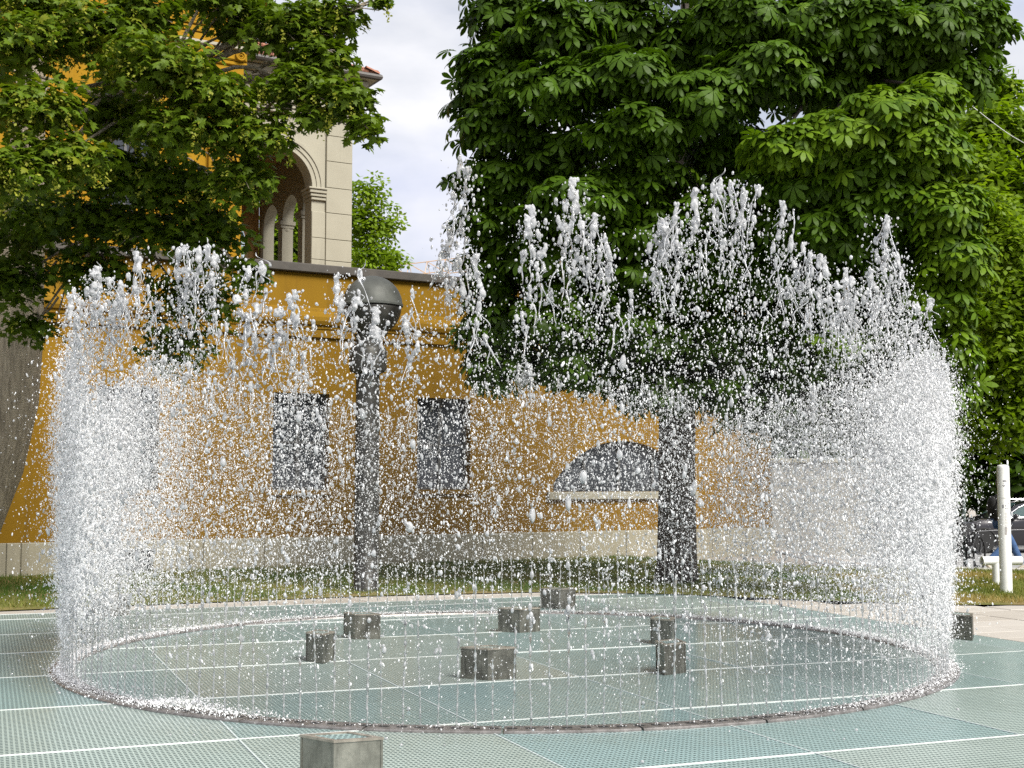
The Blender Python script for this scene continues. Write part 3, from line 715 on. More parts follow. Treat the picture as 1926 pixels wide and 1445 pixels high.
def tee(x, y, ang, L0, L1, zt, rad, label, z0=-0.05):
    t = empty('white_tee_pipe', (x, y, 0), ang); tag(t, label, 'pipe', 'white tee shaped pipes')
    MB().tube([(0, 0, z0), (0, 0, zt)], rad, 20).build('leg', M_white, t, 'auto')
    MB().tube([(L0, 0, zt), (L1, 0, zt)], rad*1.06, 20, caps=False).tube([(L1, 0, zt), (L0, 0, zt)], rad*0.86, 20, caps=False).build('crosspipe', M_white, t, 'auto')
    for e in (L0, L1):
        V = []; K = 20
        for k in range(K):
            q = 2*math.pi*k/K
            for r in (rad*0.86, rad*1.06): V.append((e, r*math.cos(q), zt+r*math.sin(q)))
        MB().add(V, [(2*k, 2*k+1, (2*k+3) % (2*K), (2*k+2) % (2*K)) for k in range(K)]).build('pipe_lip', M_white, t)
    MB().lathe([(rad*0.8, zt-0.001), (rad*0.8, zt+0.001)], 16).build('inner_plug', M_inkg, t).hide_render = False
    MB().lathe([(rad*1.12, -0.02), (rad*1.12, 0.03), (rad*1.01, 0.035)], 20, cap=False).build('foot_collar', M_white, t)
    return t
tee(7.66, 21.18, R(8), -0.24, 0.42, 0.40, 0.066, 'white tee shaped pipe on the lawn beside the tall white post')
tee(6.12, 19.94, R(-52), -0.40, 0.22, 0.37, 0.060, 'white tee shaped pipe seen through the right edge of the spray')
bp = empty('beige_post', (8.35, 27.0, -0.15)); tag(bp, 'pale beige square post behind the right edge of the spray', 'post')
MB().bbox(-0.11, 0.11, -0.11, 0.11, -0.2, 1.88, 0.015).build('shaft', M_pale, bp); MB().box(-0.13, 0.13, -0.13, 0.13, 1.883, 1.93).build('cap', M_pale, bp)
gp = empty('green_post', (8.9, 26.3, -0.15)); tag(gp, 'slim grey green metal post among the bicycles', 'post')
M_greenp = simple('grey_green_paint', (0.17, 0.22, 0.20), (0.12, 0.16, 0.145), 9, 0.5, bump=0.02)
MB().lathe([(0.035, -0.1), (0.035, 1.50), (0.03, 1.52), (0.001, 1.525)], 14).build('shaft', M_greenp, gp, 'auto'); MB().lathe([(0.06, -0.02), (0.06, 0.05), (0.036, 0.07)], 14).build('foot', M_greenp, gp)

# ------------------------------------------------------------------ trees
def leaves_mesh(name, tmpl_v, tmpl_f, pos, Rm, size, lv, mat, smooth=False):
    n = len(pos); k = len(tmpl_v)
    V = np.einsum('nij,kj->nki', Rm, tmpl_v) * size[:, None, None] + pos[:, None, :]
    F = (tmpl_f[None] + (np.arange(n)*k)[:, None, None]).reshape(-1, tmpl_f.shape[1])
    return np_mesh(name, V.reshape(-1, 3), F, mat, smooth, {'lv': np.repeat(lv, k)})
def unit(a): return a / np.maximum(1e-9, np.linalg.norm(a, axis=-1, keepdims=True))
def frames(nrm, head):
    """rotation matrices: z -> nrm, y -> head projected"""
    z = unit(nrm); y = unit(head - (head*z).sum(-1, keepdims=True)*z); x = np.cross(y, z)
    return np.stack([x, y, z], -1)
def maple_template():
    # five pointed lobes, stem at the origin, tip along +y, slightly cupped
    out = [(0, 0), (0.20, -0.06), (0.42, 0.02), (0.30, 0.14), (0.36, 0.22), (0.56, 0.34), (0.34, 0.42), (0.22, 0.44), (0.26, 0.66), (0.12, 0.68), (0.0, 1.0)]
    out = out + [(-x, y) for x, y in out[-2:0:-1]]
    c = (0, 0.30)
    P = [c] + out; V = []
    for x, y in P:
        r2 = x*x + (y-0.3)**2; V.append((x, y-0.3, -0.30*r2 - 0.10*abs(x)))
    n = len(out); F = [(0, 1+i, 1+(i+1) % n) for i in range(n)]
    return np.array(V), np.array(F)
def chestnut_template():
    V = []; F = []
    for k, a in enumerate(np.radians([-128, -84, -42, 0, 42, 84, 128])):
        l = [0.62, 0.86, 1.0, 1.05, 1.0, 0.86, 0.62][k]; w = 0.185*l
        d = np.array([math.sin(a), math.cos(a)]); s = np.array([d[1], -d[0]])
        pr = [(0.04, 0.03), (0.35, 0.58), (0.66, 1.0), (0.87, 0.70)]
        b = len(V)
        for t, ww in pr:
            for sg in (-1, 1):
                q = d*t*l + s*sg*w*ww; V.append((q[0], q[1], -0.36*(t*l)**2 - 0.06*t + (0.03 if ww > 0.4 else 0)))
        V.append((d[0]*l, d[1]*l, -0.42*l*l))
        for i in range(3): F += [(b+2*i, b+2*i+1, b+2*i+3), (b+2*i, b+2*i+3, b+2*i+2)]
        F.append((b+6, b+7, b+8))
    return np.array(V), np.array(F)
def sprig_template():
    V = []; F = []
    for k in range(5):
        a = k*2.4; o = np.array([0.35*math.cos(a), 0.35*math.sin(a), 0.12*math.sin(k*1.7)]); d = np.array([math.cos(a+0.4), math.sin(a+0.4), -0.25]); s = np.array([-d[1], d[0], 0.15])
        b = len(V); V += [o, o+d*0.32+s*0.2, o+d*0.7, o+d*0.32-s*0.2]; F += [(b, b+1, b+2), (b, b+2, b+3)]
    return np.array(V), np.array(F)
T_MAPLE, T_CHEST, T_SPRIG = maple_template(), chestnut_template(), sprig_template()

def clump_leaves(clumps, outdir_c, size_rng, up_w=0.8, out_w=0.45, rnd=0.38, droop=0.0, shell=0.55, dens=1.0, puff=1.0):
    """clumps: (x,y,z, rx,ry,rz, n, bright)"""
    P = []; Nn = []; Hd = []; S = []; LV = []
    for (x, y, z, rx, ry, rz, n, br) in clumps:
        n = int(n*dens)
        d = unit(rng.normal(size=(n, 3))); flip = (d[:, 2] < -0.35) & (rng.random(n) < 0.55); d[:, 2] = np.where(flip, -d[:, 2]*0.6, d[:, 2]); d = unit(d)
        rad = shell + (1-shell)*rng.random(n)**0.6
        wob = 1 + 0.22*np.sin(d[:, 0]*4+x*3)*np.cos(d[:, 2]*5+z*2) + 0.12*np.sin(d[:, 1]*9+y*5)
        p = np.array([x, y, z]) + d*np.array([rx, ry, rz])*(rad*wob*puff)[:, None]
        nr = unit(np.array([0, 0, 1.0])*up_w + d*out_w + rng.normal(size=(n, 3))*rnd)
        hd = d*1.0 + rng.normal(size=(n, 3))*0.6; hd[:, 2] -= droop
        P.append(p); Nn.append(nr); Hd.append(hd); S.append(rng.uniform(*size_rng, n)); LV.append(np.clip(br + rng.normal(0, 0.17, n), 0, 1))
    return tuple(np.concatenate(a) for a in (P, Nn, Hd, S, LV))
def limb(mb, a, b, r0, r1, sag=0.0, wig=0.12, sides=7, n=7):
    a, b = np.array(a, float), np.array(b, float); L_ = np.linalg.norm(b-a); pts = []; rr_ = []
    w = rng.normal(size=(3, 3))*wig*L_*0.3
    for i in range(n):
        t = i/(n-1); p = a+(b-a)*t + np.array([0, 0, sag*math.sin(math.pi*t)]) + w[0]*math.sin(math.pi*t) + w[1]*math.sin(2*math.pi*t)*0.5
        pts.append(p); rr_.append(r0+(r1-r0)*t)
    mb.tube(pts, rr_, sides); return pts
def tree(name, label, cat_group, trunk_pts, trunk_r, clumps, tmpl, mat, bark, size_rng, hub, nleaf=0, **kw):
    root = empty(name, tuple(trunk_pts[0])); tag(root, label, 'tree', cat_group)
    off = np.array(trunk_pts[0], float)
    tb = MB(); tb.tube([np.array(p)-off for p in trunk_pts], trunk_r, 14)
    hubs = [np.array(h)-off for h in hub]
    tr = tb.build('trunk', bark, root, True)
    br = MB()
    for c in clumps:
        cc = np.array(c[:3])-off; h = min(hubs, key=lambda q: np.linalg.norm(q-cc)); L_ = np.linalg.norm(cc-h)
        limb(br, h, cc, min(0.05, 0.014+0.012*L_), 0.008, 0.10*L_)
        for k in range(4):
            e = cc + unit(rng.normal(size=3))*np.array(c[3:6])*0.8; limb(br, h+(cc-h)*rng.uniform(0.55, 0.95), e, 0.018, 0.005, 0.1, 0.2, 5, 5)
    for i in range(1, len(hubs)): limb(br, hubs[0], hubs[i], trunk_r[-1]*0.6, trunk_r[-1]*0.25, 0.1, 0.1, 9)
    br.build('limbs', bark, tr, True)
    P, Nn, Hd, S, LV = clump_leaves(clumps, None, size_rng, **kw)
    # thin out what lies far outside the frame
    px, py = project(P); keep = ((px > -60) & (px < 1990) & (py > -60)) | (rng.random(len(P)) < 0.35)
    P, Nn, Hd, S, LV = P[keep], Nn[keep], Hd[keep], S[keep], LV[keep]
    Rm = frames(Nn, Hd)
    single = np.zeros(len(P), bool)
    if nleaf:
        px, py = project(P); inf = (px > 5) & (px < 1920) & (py > 5) & (py < 1000)
        view = unit(P - np.array([0, 0, EYE])); dist = np.linalg.norm(P - np.array([0, 0, EYE]), axis=1)
        cell = {}
        for i in np.where(inf)[0]:
            k = (int(px[i]//22), int(py[i]//22))
            if k not in cell or dist[cell[k]] > dist[i]: cell[k] = i
        idx = np.array(list(cell.values())); sc = np.abs((view[idx]*Nn[idx]).sum(1))*(S[idx]/dist[idx])**2
        single[idx[np.argsort(-sc)[:nleaf]]] = True
    rest = ~single
    cr = link('crown', leaves_mesh('crown', tmpl[0], tmpl[1], P[rest]-off, Rm[rest], S[rest], LV[rest], mat), root); cr['kind'] = 'stuff'
    if nleaf:
        tms = [np_mesh('leaf', tmpl[0], tmpl[1], mat, False, {'lv': np.full(len(tmpl[0]), q)}) for q in (0.25, 0.45, 0.6, 0.75, 0.92)]
        for i in np.where(single)[0]:
            o = link('leaf', tms[int(np.clip(LV[i]*5, 0, 4))], cr)
            M = Matrix([list(Rm[i][r]*S[i]) + [P[i][r]-off[r]] for r in range(3)] + [[0, 0, 0, 1]]); o.matrix_local = M
    return root, P

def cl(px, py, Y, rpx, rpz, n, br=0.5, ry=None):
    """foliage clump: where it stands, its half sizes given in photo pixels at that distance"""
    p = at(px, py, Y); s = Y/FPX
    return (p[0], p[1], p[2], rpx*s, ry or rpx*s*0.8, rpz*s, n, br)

# maple on the left
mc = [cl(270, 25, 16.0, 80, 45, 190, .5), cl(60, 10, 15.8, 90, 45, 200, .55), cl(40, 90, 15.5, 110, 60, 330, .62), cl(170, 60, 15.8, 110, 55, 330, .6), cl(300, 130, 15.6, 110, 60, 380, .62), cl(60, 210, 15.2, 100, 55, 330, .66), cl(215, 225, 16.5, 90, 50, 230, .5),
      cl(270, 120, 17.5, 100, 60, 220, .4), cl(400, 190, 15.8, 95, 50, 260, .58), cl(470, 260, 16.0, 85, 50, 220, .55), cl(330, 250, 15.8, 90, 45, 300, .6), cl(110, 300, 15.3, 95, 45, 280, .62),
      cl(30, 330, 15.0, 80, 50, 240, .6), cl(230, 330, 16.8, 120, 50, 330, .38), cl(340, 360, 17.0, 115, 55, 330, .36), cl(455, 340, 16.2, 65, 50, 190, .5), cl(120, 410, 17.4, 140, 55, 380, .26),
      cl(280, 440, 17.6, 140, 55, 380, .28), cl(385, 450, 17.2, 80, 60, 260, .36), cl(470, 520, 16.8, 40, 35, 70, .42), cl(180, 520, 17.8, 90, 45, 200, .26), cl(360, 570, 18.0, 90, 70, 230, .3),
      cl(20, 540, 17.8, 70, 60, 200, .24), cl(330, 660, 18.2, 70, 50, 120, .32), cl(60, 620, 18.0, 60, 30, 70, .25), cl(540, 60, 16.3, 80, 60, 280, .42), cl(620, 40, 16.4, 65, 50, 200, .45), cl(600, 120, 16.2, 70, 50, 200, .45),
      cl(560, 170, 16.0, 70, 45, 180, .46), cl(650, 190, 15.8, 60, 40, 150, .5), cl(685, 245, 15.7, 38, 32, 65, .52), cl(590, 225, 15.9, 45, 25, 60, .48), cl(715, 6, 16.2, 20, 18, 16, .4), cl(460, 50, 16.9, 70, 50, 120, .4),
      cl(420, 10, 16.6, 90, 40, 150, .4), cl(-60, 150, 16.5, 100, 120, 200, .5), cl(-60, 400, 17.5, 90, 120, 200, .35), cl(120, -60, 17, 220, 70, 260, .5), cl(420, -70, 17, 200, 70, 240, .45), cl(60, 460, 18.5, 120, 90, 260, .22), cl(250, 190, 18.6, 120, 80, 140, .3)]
mt_pts = [(-8.75, 20.6, -0.1), (-8.62, 20.55, 0.4), (-8.36, 20.5, 1.0), (-7.98, 20.5, 1.9), (-7.76, 20.5, 2.9), (-7.68, 20.45, 3.9), (-7.62, 20.4, 5.0), (-7.5, 20.2, 6.4), (-7.3, 19.8, 7.8), (-7.0, 19.4, 9.4)]
maple, MP = tree('maple_tree', 'large maple with hanging yellow green seed clusters filling the upper left', None, mt_pts, [0.68, 0.58, 0.50, 0.45, 0.43, 0.41, 0.36, 0.28, 0.2, 0.12], mc, T_MAPLE, M_maple, M_bark_m, (0.095, 0.16),
    [(-7.62, 20.4, 5.4), (-7.3, 19.0, 7.2), (-5.6, 18.3, 7.0), (-4.6, 17.6, 7.0), (-5.6, 18.5, 5.2)], 300, up_w=0.75, out_w=0.40, rnd=0.40, droop=0.5, shell=0.15, dens=2.7, puff=1.10)
# seed clusters hang below leaves
_px, _py = project(MP); _w = ((_px > -20) & (_px < 760) & (_py > -20))*np.exp(-(MP[:, 1]-14.5)/1.1); idx = rng.choice(len(MP), 620, p=_w/_w.sum()); off = np.array(mt_pts[0]); P = []; 
for i in idx:
    b = MP[i]; k = int(rng.integers(8, 18)); tt = rng.random(k)
    P.append(np.stack([b[0]+rng.normal(0, 0.022, k), b[1]+rng.normal(0, 0.022, k)-0.05, b[2]-0.04-tt*0.17], -1))
P = np.concatenate(P); n = len(P); tv = np.array([(0, 0, 0), (0.35, 0.5, 0), (0, 1.0, 0.1), (-0.35, 0.5, 0)]); tf = np.array([(0, 1, 2), (0, 2, 3)])
Rm = frames(rng.normal(size=(n, 3)), rng.normal(size=(n, 3))+[0, 0, -0.6])
sc_ = link('seed_clusters', leaves_mesh('seed_clusters', tv, tf, P-off, Rm, rng.uniform(0.03, 0.05, n), np.clip(rng.normal(0.5, 0.25, n), 0, 1), M_seed), maple); sc_['kind'] = 'stuff'

# horse chestnut in the middle and right
cc = []
def addc(*a, **k): cc.append(cl(*a, **k))
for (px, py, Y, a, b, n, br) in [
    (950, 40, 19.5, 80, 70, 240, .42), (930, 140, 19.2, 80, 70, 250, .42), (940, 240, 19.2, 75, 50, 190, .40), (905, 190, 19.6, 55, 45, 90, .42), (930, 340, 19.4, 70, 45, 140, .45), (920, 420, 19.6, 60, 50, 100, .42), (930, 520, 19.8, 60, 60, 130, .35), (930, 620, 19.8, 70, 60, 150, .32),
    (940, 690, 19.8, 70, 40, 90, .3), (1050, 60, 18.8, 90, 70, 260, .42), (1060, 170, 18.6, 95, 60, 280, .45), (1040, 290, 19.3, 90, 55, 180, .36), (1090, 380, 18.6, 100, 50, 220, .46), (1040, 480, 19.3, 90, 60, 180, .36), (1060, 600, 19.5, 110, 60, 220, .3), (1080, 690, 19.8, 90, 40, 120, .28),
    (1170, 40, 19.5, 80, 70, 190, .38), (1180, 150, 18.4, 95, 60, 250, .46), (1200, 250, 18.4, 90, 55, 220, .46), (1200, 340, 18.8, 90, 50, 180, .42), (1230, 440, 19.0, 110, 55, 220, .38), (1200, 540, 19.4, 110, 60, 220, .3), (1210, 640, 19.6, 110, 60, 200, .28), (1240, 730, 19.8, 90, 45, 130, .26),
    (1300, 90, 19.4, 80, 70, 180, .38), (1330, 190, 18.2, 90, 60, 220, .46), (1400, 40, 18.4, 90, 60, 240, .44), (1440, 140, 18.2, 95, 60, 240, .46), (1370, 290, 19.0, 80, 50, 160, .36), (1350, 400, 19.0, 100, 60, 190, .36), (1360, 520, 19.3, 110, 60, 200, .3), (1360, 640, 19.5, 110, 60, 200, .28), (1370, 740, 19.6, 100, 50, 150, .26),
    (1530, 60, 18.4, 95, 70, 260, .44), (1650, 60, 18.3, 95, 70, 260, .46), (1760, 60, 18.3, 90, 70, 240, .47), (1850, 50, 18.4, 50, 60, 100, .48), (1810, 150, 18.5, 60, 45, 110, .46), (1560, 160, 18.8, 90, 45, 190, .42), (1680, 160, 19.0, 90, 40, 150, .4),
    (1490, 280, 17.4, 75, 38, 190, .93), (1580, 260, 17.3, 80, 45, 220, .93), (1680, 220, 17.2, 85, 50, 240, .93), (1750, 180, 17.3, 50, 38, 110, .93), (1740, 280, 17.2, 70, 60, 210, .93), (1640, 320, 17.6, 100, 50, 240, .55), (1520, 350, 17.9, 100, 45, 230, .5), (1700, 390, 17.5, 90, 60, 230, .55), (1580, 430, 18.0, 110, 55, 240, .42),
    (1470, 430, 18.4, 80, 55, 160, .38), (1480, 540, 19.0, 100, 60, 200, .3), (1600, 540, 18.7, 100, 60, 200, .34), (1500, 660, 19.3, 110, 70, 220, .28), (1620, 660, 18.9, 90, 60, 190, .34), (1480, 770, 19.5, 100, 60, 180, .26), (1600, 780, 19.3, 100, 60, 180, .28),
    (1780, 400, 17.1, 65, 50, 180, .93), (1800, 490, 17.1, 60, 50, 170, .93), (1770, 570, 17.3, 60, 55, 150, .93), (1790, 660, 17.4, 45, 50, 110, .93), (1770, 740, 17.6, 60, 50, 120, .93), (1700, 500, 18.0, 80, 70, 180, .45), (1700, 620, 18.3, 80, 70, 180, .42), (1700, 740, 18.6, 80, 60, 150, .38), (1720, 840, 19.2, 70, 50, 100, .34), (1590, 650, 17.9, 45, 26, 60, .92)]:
    addc(px, py, Y, a, b, n*(0.62 if px < 1180 and py < 320 else 1.0), br)  # br paints the sunlit look of the right-hand boughs into leaf colour
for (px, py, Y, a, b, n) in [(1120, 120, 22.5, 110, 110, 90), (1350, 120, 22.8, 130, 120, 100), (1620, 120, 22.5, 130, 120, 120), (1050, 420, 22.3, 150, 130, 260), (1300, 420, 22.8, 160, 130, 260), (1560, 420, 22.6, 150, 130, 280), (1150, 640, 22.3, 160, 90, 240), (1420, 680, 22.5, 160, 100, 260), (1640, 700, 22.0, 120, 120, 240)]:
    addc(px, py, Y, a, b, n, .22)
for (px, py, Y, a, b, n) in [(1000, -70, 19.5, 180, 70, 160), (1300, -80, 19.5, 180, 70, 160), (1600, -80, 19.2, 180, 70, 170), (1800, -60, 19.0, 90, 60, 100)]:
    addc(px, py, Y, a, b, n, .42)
ct_pts = [(2.66, 21.75, -0.1), (2.68, 21.75, 0.3), (2.69, 21.75, 1.5), (2.70, 21.7, 2.8), (2.72, 21.6, 4.2), (2.8, 21.5, 5.8), (2.85, 21.4, 7.6), (2.9, 21.3, 9.6)]
tree('chestnut_tree', 'big dark horse chestnut with hand shaped leaves behind the spray, trunk in the middle', None, ct_pts, [0.40, 0.33, 0.30, 0.30, 0.29, 0.25, 0.2, 0.12], cc, T_CHEST, M_chest, M_bark_c, (0.15, 0.24),
    [(2.72, 21.6, 4.2), (2.82, 21.5, 6.4), (2.9, 21.3, 8.6), (0.6, 20.6, 5.2), (4.8, 20.2, 5.2), (0.9, 20.4, 7.2), (4.9, 19.8, 7.4)], 300, up_w=0.75, out_w=0.55, rnd=0.30, droop=0.3, shell=0.2, dens=2.2, puff=1.10)

# lighter trees at the right and in the distance
def far_tree(name, label, px, Ybase, clumps, mat, size, r=0.22, group='background trees', top=None):
    p = at(px, 900, Ybase); z1 = max(c[2] for c in clumps)
    zb_ = float(ground_z(p[0], Ybase))
    hubs = [(p[0], Ybase, zb_ + (z1-zb_)*t) for t in (0.3, 0.5, 0.7, 0.85)]
    pts = [(p[0], Ybase, zb_-0.1)] + [(p[0]+random.uniform(-.1, .1), Ybase, zb_+(z1-zb_)*t) for t in (0.1, 0.3, 0.5, 0.7, 0.9)]
    return tree(name, label, group, pts, [r*1.25, r, r*0.9, r*0.7, r*0.45, r*0.2], clumps, T_SPRIG, mat, M_bark_c, size, hubs, 0, up_w=0.8, out_w=0.4, rnd=0.45, shell=0.1, puff=1.15)
far_tree('lime_tree', 'airy light green tree at the right edge under the cable', 2010, 29, [cl(*a) for a in [(1880, 180, 28.5, 40, 40, 170, .5), (1850, 250, 28, 70, 50, 330, .5), (1920, 260, 28, 60, 60, 300, .55), (1830, 330, 27.5, 70, 60, 360, .5), (1915, 370, 28, 80, 60, 360, .4), (1860, 430, 27.5, 80, 60, 400, .42), (1930, 480, 27.5, 80, 60, 400, .4), (1860, 540, 27.5, 80, 60, 400, .4), (1970, 300, 28.5, 80, 90, 200, .5)]], M_light, (0.20, 0.34))
far_tree('young_maple_tree', 'bright green leafy tree at the right below the lime', 2010, 25.2, [cl(*a) for a in [(1850, 400, 24.2, 50, 45, 330, .7), (1890, 470, 24, 60, 55, 420, .68), (1920, 560, 24, 60, 60, 420, .62), (1870, 600, 24, 60, 60, 400, .5), (1910, 680, 24, 60, 60, 400, .52), (1860, 720, 24.3, 60, 60, 380, .4), (1920, 770, 24.2, 60, 60, 380, .45), (1870, 810, 24.4, 70, 45, 330, .4), (1970, 600, 24.5, 60, 160, 300, .5)]], M_light, (0.15, 0.25))
far_tree('dark_hedge_tree', 'dark dense tree mass behind the parked car on the right', 1800, 44, [cl(*a) for a in [(1700, 820, 43, 120, 90, 520, .1), (1850, 820, 43, 120, 90, 560, .12), (1950, 850, 43, 120, 90, 420, .14), (1760, 900, 42.5, 110, 50, 420, .1), (1900, 900, 42.5, 110, 50, 420, .12), (1600, 850, 43.5, 110, 90, 420, .12), (1900, 700, 44, 140, 110, 460, .1), (1740, 680, 44, 140, 110, 460, .1), (1500, 800, 44, 120, 120, 420, .12), (1830, 560, 45, 160, 100, 380, .12), (1620, 690, 44.5, 120, 100, 360, .1)]], M_chest, (0.55, 0.85), 0.3)
far_tree('distant_tree', 'light green airy tree right of the stone loggia above the wall', 695, 46, [cl(*a) for a in [(690, 370, 45, 40, 35, 130, .7), (668, 420, 45, 42, 42, 170, .7), (715, 430, 45, 42, 42, 170, .68), (690, 490, 45, 55, 40, 210, .6), (732, 500, 45, 38, 32, 130, .7), (640, 470, 46, 50, 50, 150, .6)]], M_light, (0.20, 0.34))
far_tree('distant_tree', 'light green tree seen through the arches of the loggia', 560, 48, [cl(*a) for a in [(560, 440, 48, 60, 50, 260, .5), (510, 470, 48, 50, 40, 220, .5), (590, 490, 48, 50, 40, 200, .45), (540, 380, 48, 40, 40, 60, .5)]], M_light, (0.30, 0.5))

# ------------------------------------------------------------------ crane and cable
M_crane = simple('crane_paint', (0.62, 0.42, 0.25), (0.5, 0.34, 0.2), 2, 0.6, bump=0)
crane = empty('tower_crane', (24, 125, 0)); tag(crane, 'thin lattice jib of a far tower crane in the sky gap', 'crane')
def lattice(mb, a, b, w, n, r):
    a, b = Vector(a), Vector(b); t = (b-a).normalized(); s = t.cross(Vector((0, 0, 1)))
    s = s.normalized() if s.length > 0.1 else Vector((1, 0, 0)); u = s.cross(t).normalized()
    ch = [s*w/2, -s*w/2, u*w*0.95]
    for c in ch: mb.tube([a+c, b+c], r, 5)
    for i in range(n):
        p, q = a+(b-a)*(i/n), a+(b-a)*((i+1)/n)
        for c, d in ((0, 2), (1, 2)): mb.tube([p+ch[c], p+ch[d]], r*0.6, 4); mb.tube([p+ch[d], q+ch[c]], r*0.6, 4)
m = MB(); lattice(m, (-42, 0, 20.3), (16, -22, 23.6), 1.25, 34, 0.045); m.build('jib', M_crane, crane)
m = MB(); lattice(m, (0, -14.5, -0.5), (0, -14.5, 25.0), 1.4, 16, 0.07); m.build('mast', M_crane, crane)
MB().box(-0.9, 0.9, -15.6, -13.8, 20.5, 22.3).build('cab', M_white, crane)
M_cable = simple('pale_cable', (0.75, 0.75, 0.72), (0.65, 0.65, 0.62), 3, 0.6, bump=0)
a, b = at(1845, 213, 24), at(2050, 292, 22)
tag(MB().tube([a+(b-a)*t + np.array([0, 0, -0.25*math.sin(math.pi*t)]) for t in np.linspace(-0.3, 1.4, 18)], 0.006, 6).build('overhead_cable', M_cable), 'thin pale overhead cable crossing the upper right foliage', 'cable')

# ------------------------------------------------------------------ parked car
M_paint = NB('dark_car_paint'); M_paint = M_paint.done(M_paint.principled((0.018, 0.016, 0.02), 0.25, 0.3, None, 0.6, **{'Coat Weight': 0.7, 'Coat Roughness': 0.06}))
M_chrome = simple('chrome_trim', (0.75, 0.75, 0.76), (0.65, 0.65, 0.66), 4, 0.15, metal=0.9, bump=0)
M_tyre = simple('tyre_rubber', (0.022, 0.022, 0.023), (0.015,)*3, 20, 0.85, bump=0.1)
M_alloy = simple('alloy_rim', (0.42, 0.42, 0.43), (0.3, 0.3, 0.31), 10, 0.3, metal=0.8, bump=0)
M_carglass = NB('car_glass'); M_carglass = M_carglass.done(M_carglass.principled((0.05, 0.085, 0.085), 0.06, 0, None, 0.8))
M_lampglass = NB('headlight_glass'); M_lampglass = M_lampglass.done(M_lampglass.principled((0.5, 0.52, 0.55), 0.1, 0.3, None, 0.6))
M_red = simple('tail_light_red', (0.35, 0.02, 0.02), (0.25, 0.01, 0.01), 9, 0.2, bump=0)
car = empty('parked_car', (12.62, 39.2, -0.36)); tag(car, 'dark estate car with bright window trim parked by the road at the right edge', 'car')
def loft(stations, hw_fn):
    """stations: x, list of (halfwidth, z) section points from sill to top"""
    m = MB(); n = len(stations[0][1]); V = []; F = []
    for x, sec in stations:
        V += [(x, -w, z) for w, z in sec] + [(x, w, z) for w, z in sec[::-1]]
    k = 2*n
    for i in range(len(stations)-1):
        for j in range(k-1): F.append((i*k+j, (i+1)*k+j, (i+1)*k+j+1, i*k+j+1))
        F.append((i*k+k-1, (i+1)*k+k-1, (i+1)*k, i*k))
    F.append(tuple(range(k))); F.append(tuple(reversed(range((len(stations)-1)*k, len(stations)*k))))
    return m.add(V, F)
def sec(w, zb, zs, zt): return [(w*0.93, zb), (w*0.98, zb+0.10), (w, zs-0.15), (w*0.985, zs), (w*0.90, zt-0.02), (w*0.6, zt)]
st = [(0.0, sec(0.62, 0.30, 0.62, 0.66)), (0.10, sec(0.78, 0.24, 0.68, 0.76)), (0.45, sec(0.88, 0.22, 0.78, 0.90)), (1.0, sec(0.915, 0.22, 0.86, 0.99)), (1.45, sec(0.92, 0.22, 0.92, 1.02)),
      (2.6, sec(0.925, 0.22, 0.95, 1.03)), (3.9, sec(0.92, 0.22, 0.97, 1.04)), (4.4, sec(0.90, 0.25, 0.97, 1.04)), (4.65, sec(0.82, 0.30, 0.92, 1.0)), (4.72, sec(0.74, 0.36, 0.86, 0.92))]
body = loft(st, None).build('body', M_paint, car, 'auto')
def ghs(w0, w1, z0, z1): return [(w0, z0), (w0*0.985, z0+0.05), ((w0+w1)/2*1.01, (z0+z1)/2), (w1*1.01, z1-0.09), (w1*0.93, z1-0.02), (w1*0.6, z1)]
gh = [(1.22, ghs(0.80, 0.78, 0.96, 1.0)), (1.55, ghs(0.85, 0.76, 0.98, 1.16)), (1.95, ghs(0.865, 0.71, 0.98, 1.40)), (2.3, ghs(0.87, 0.70, 0.98, 1.49)), (3.1, ghs(0.87, 0.69, 0.98, 1.515)), (3.9, ghs(0.865, 0.68, 0.98, 1.48)), (4.3, ghs(0.84, 0.66, 0.98, 1.38)), (4.6, ghs(0.78, 0.66, 0.98, 1.06))]
loft(gh, None).build('cabin', M_paint, car, 'auto')
def side_y(x, z): 
    t = (z-0.98)/(1.45-0.98); return -(0.872 + (0.712-0.872)*t) - 0.012
def pane(pts, name='side_window'):
    V = [(x, side_y(x, z), z) for x, z in pts] + [(x, side_y(x, z)+0.02, z) for x, z in pts]; n = len(pts)
    return MB().add(V, [tuple(range(n)), tuple(reversed(range(n, 2*n)))] + [(i, n+i, n+(i+1) % n, (i+1) % n) for i in range(n)]).build(name, M_carglass, car)
pane([(1.62, 1.04), (2.62, 1.05), (2.62, 1.41), (2.30, 1.40), (2.0, 1.30)]); pane([(2.72, 1.05), (3.55, 1.06), (3.50, 1.40), (2.72, 1.41)]); pane([(3.63, 1.06), (4.3, 1.09), (3.95, 1.36), (3.60, 1.40)])
tr1 = [(1.50, 1.01), (1.95, 1.30), (2.28, 1.43), (2.7, 1.445), (3.5, 1.435), (3.98, 1.385), (4.38, 1.10)]
MB().tube([(x, side_y(x, z)-0.008, z) for x, z in tr1], 0.018, 6).build('window_trim', M_chrome, car); MB().tube([(1.5, side_y(1.5, 1.02)-0.01, 1.01), (4.38, side_y(4.38, 1.06)-0.01, 1.055)], 0.017, 6).build('window_trim', M_chrome, car)
MB().tube([(2.1, -0.62, 1.49), (2.3, -0.63, 1.535), (3.9, -0.62, 1.53), (4.1, -0.61, 1.47)], 0.018, 6).build('roof_rail', M_chrome, car); MB().tube([(2.1, 0.62, 1.49), (2.3, 0.63, 1.535), (3.9, 0.62, 1.53), (4.1, 0.61, 1.47)], 0.018, 6).build('roof_rail', M_chrome, car)
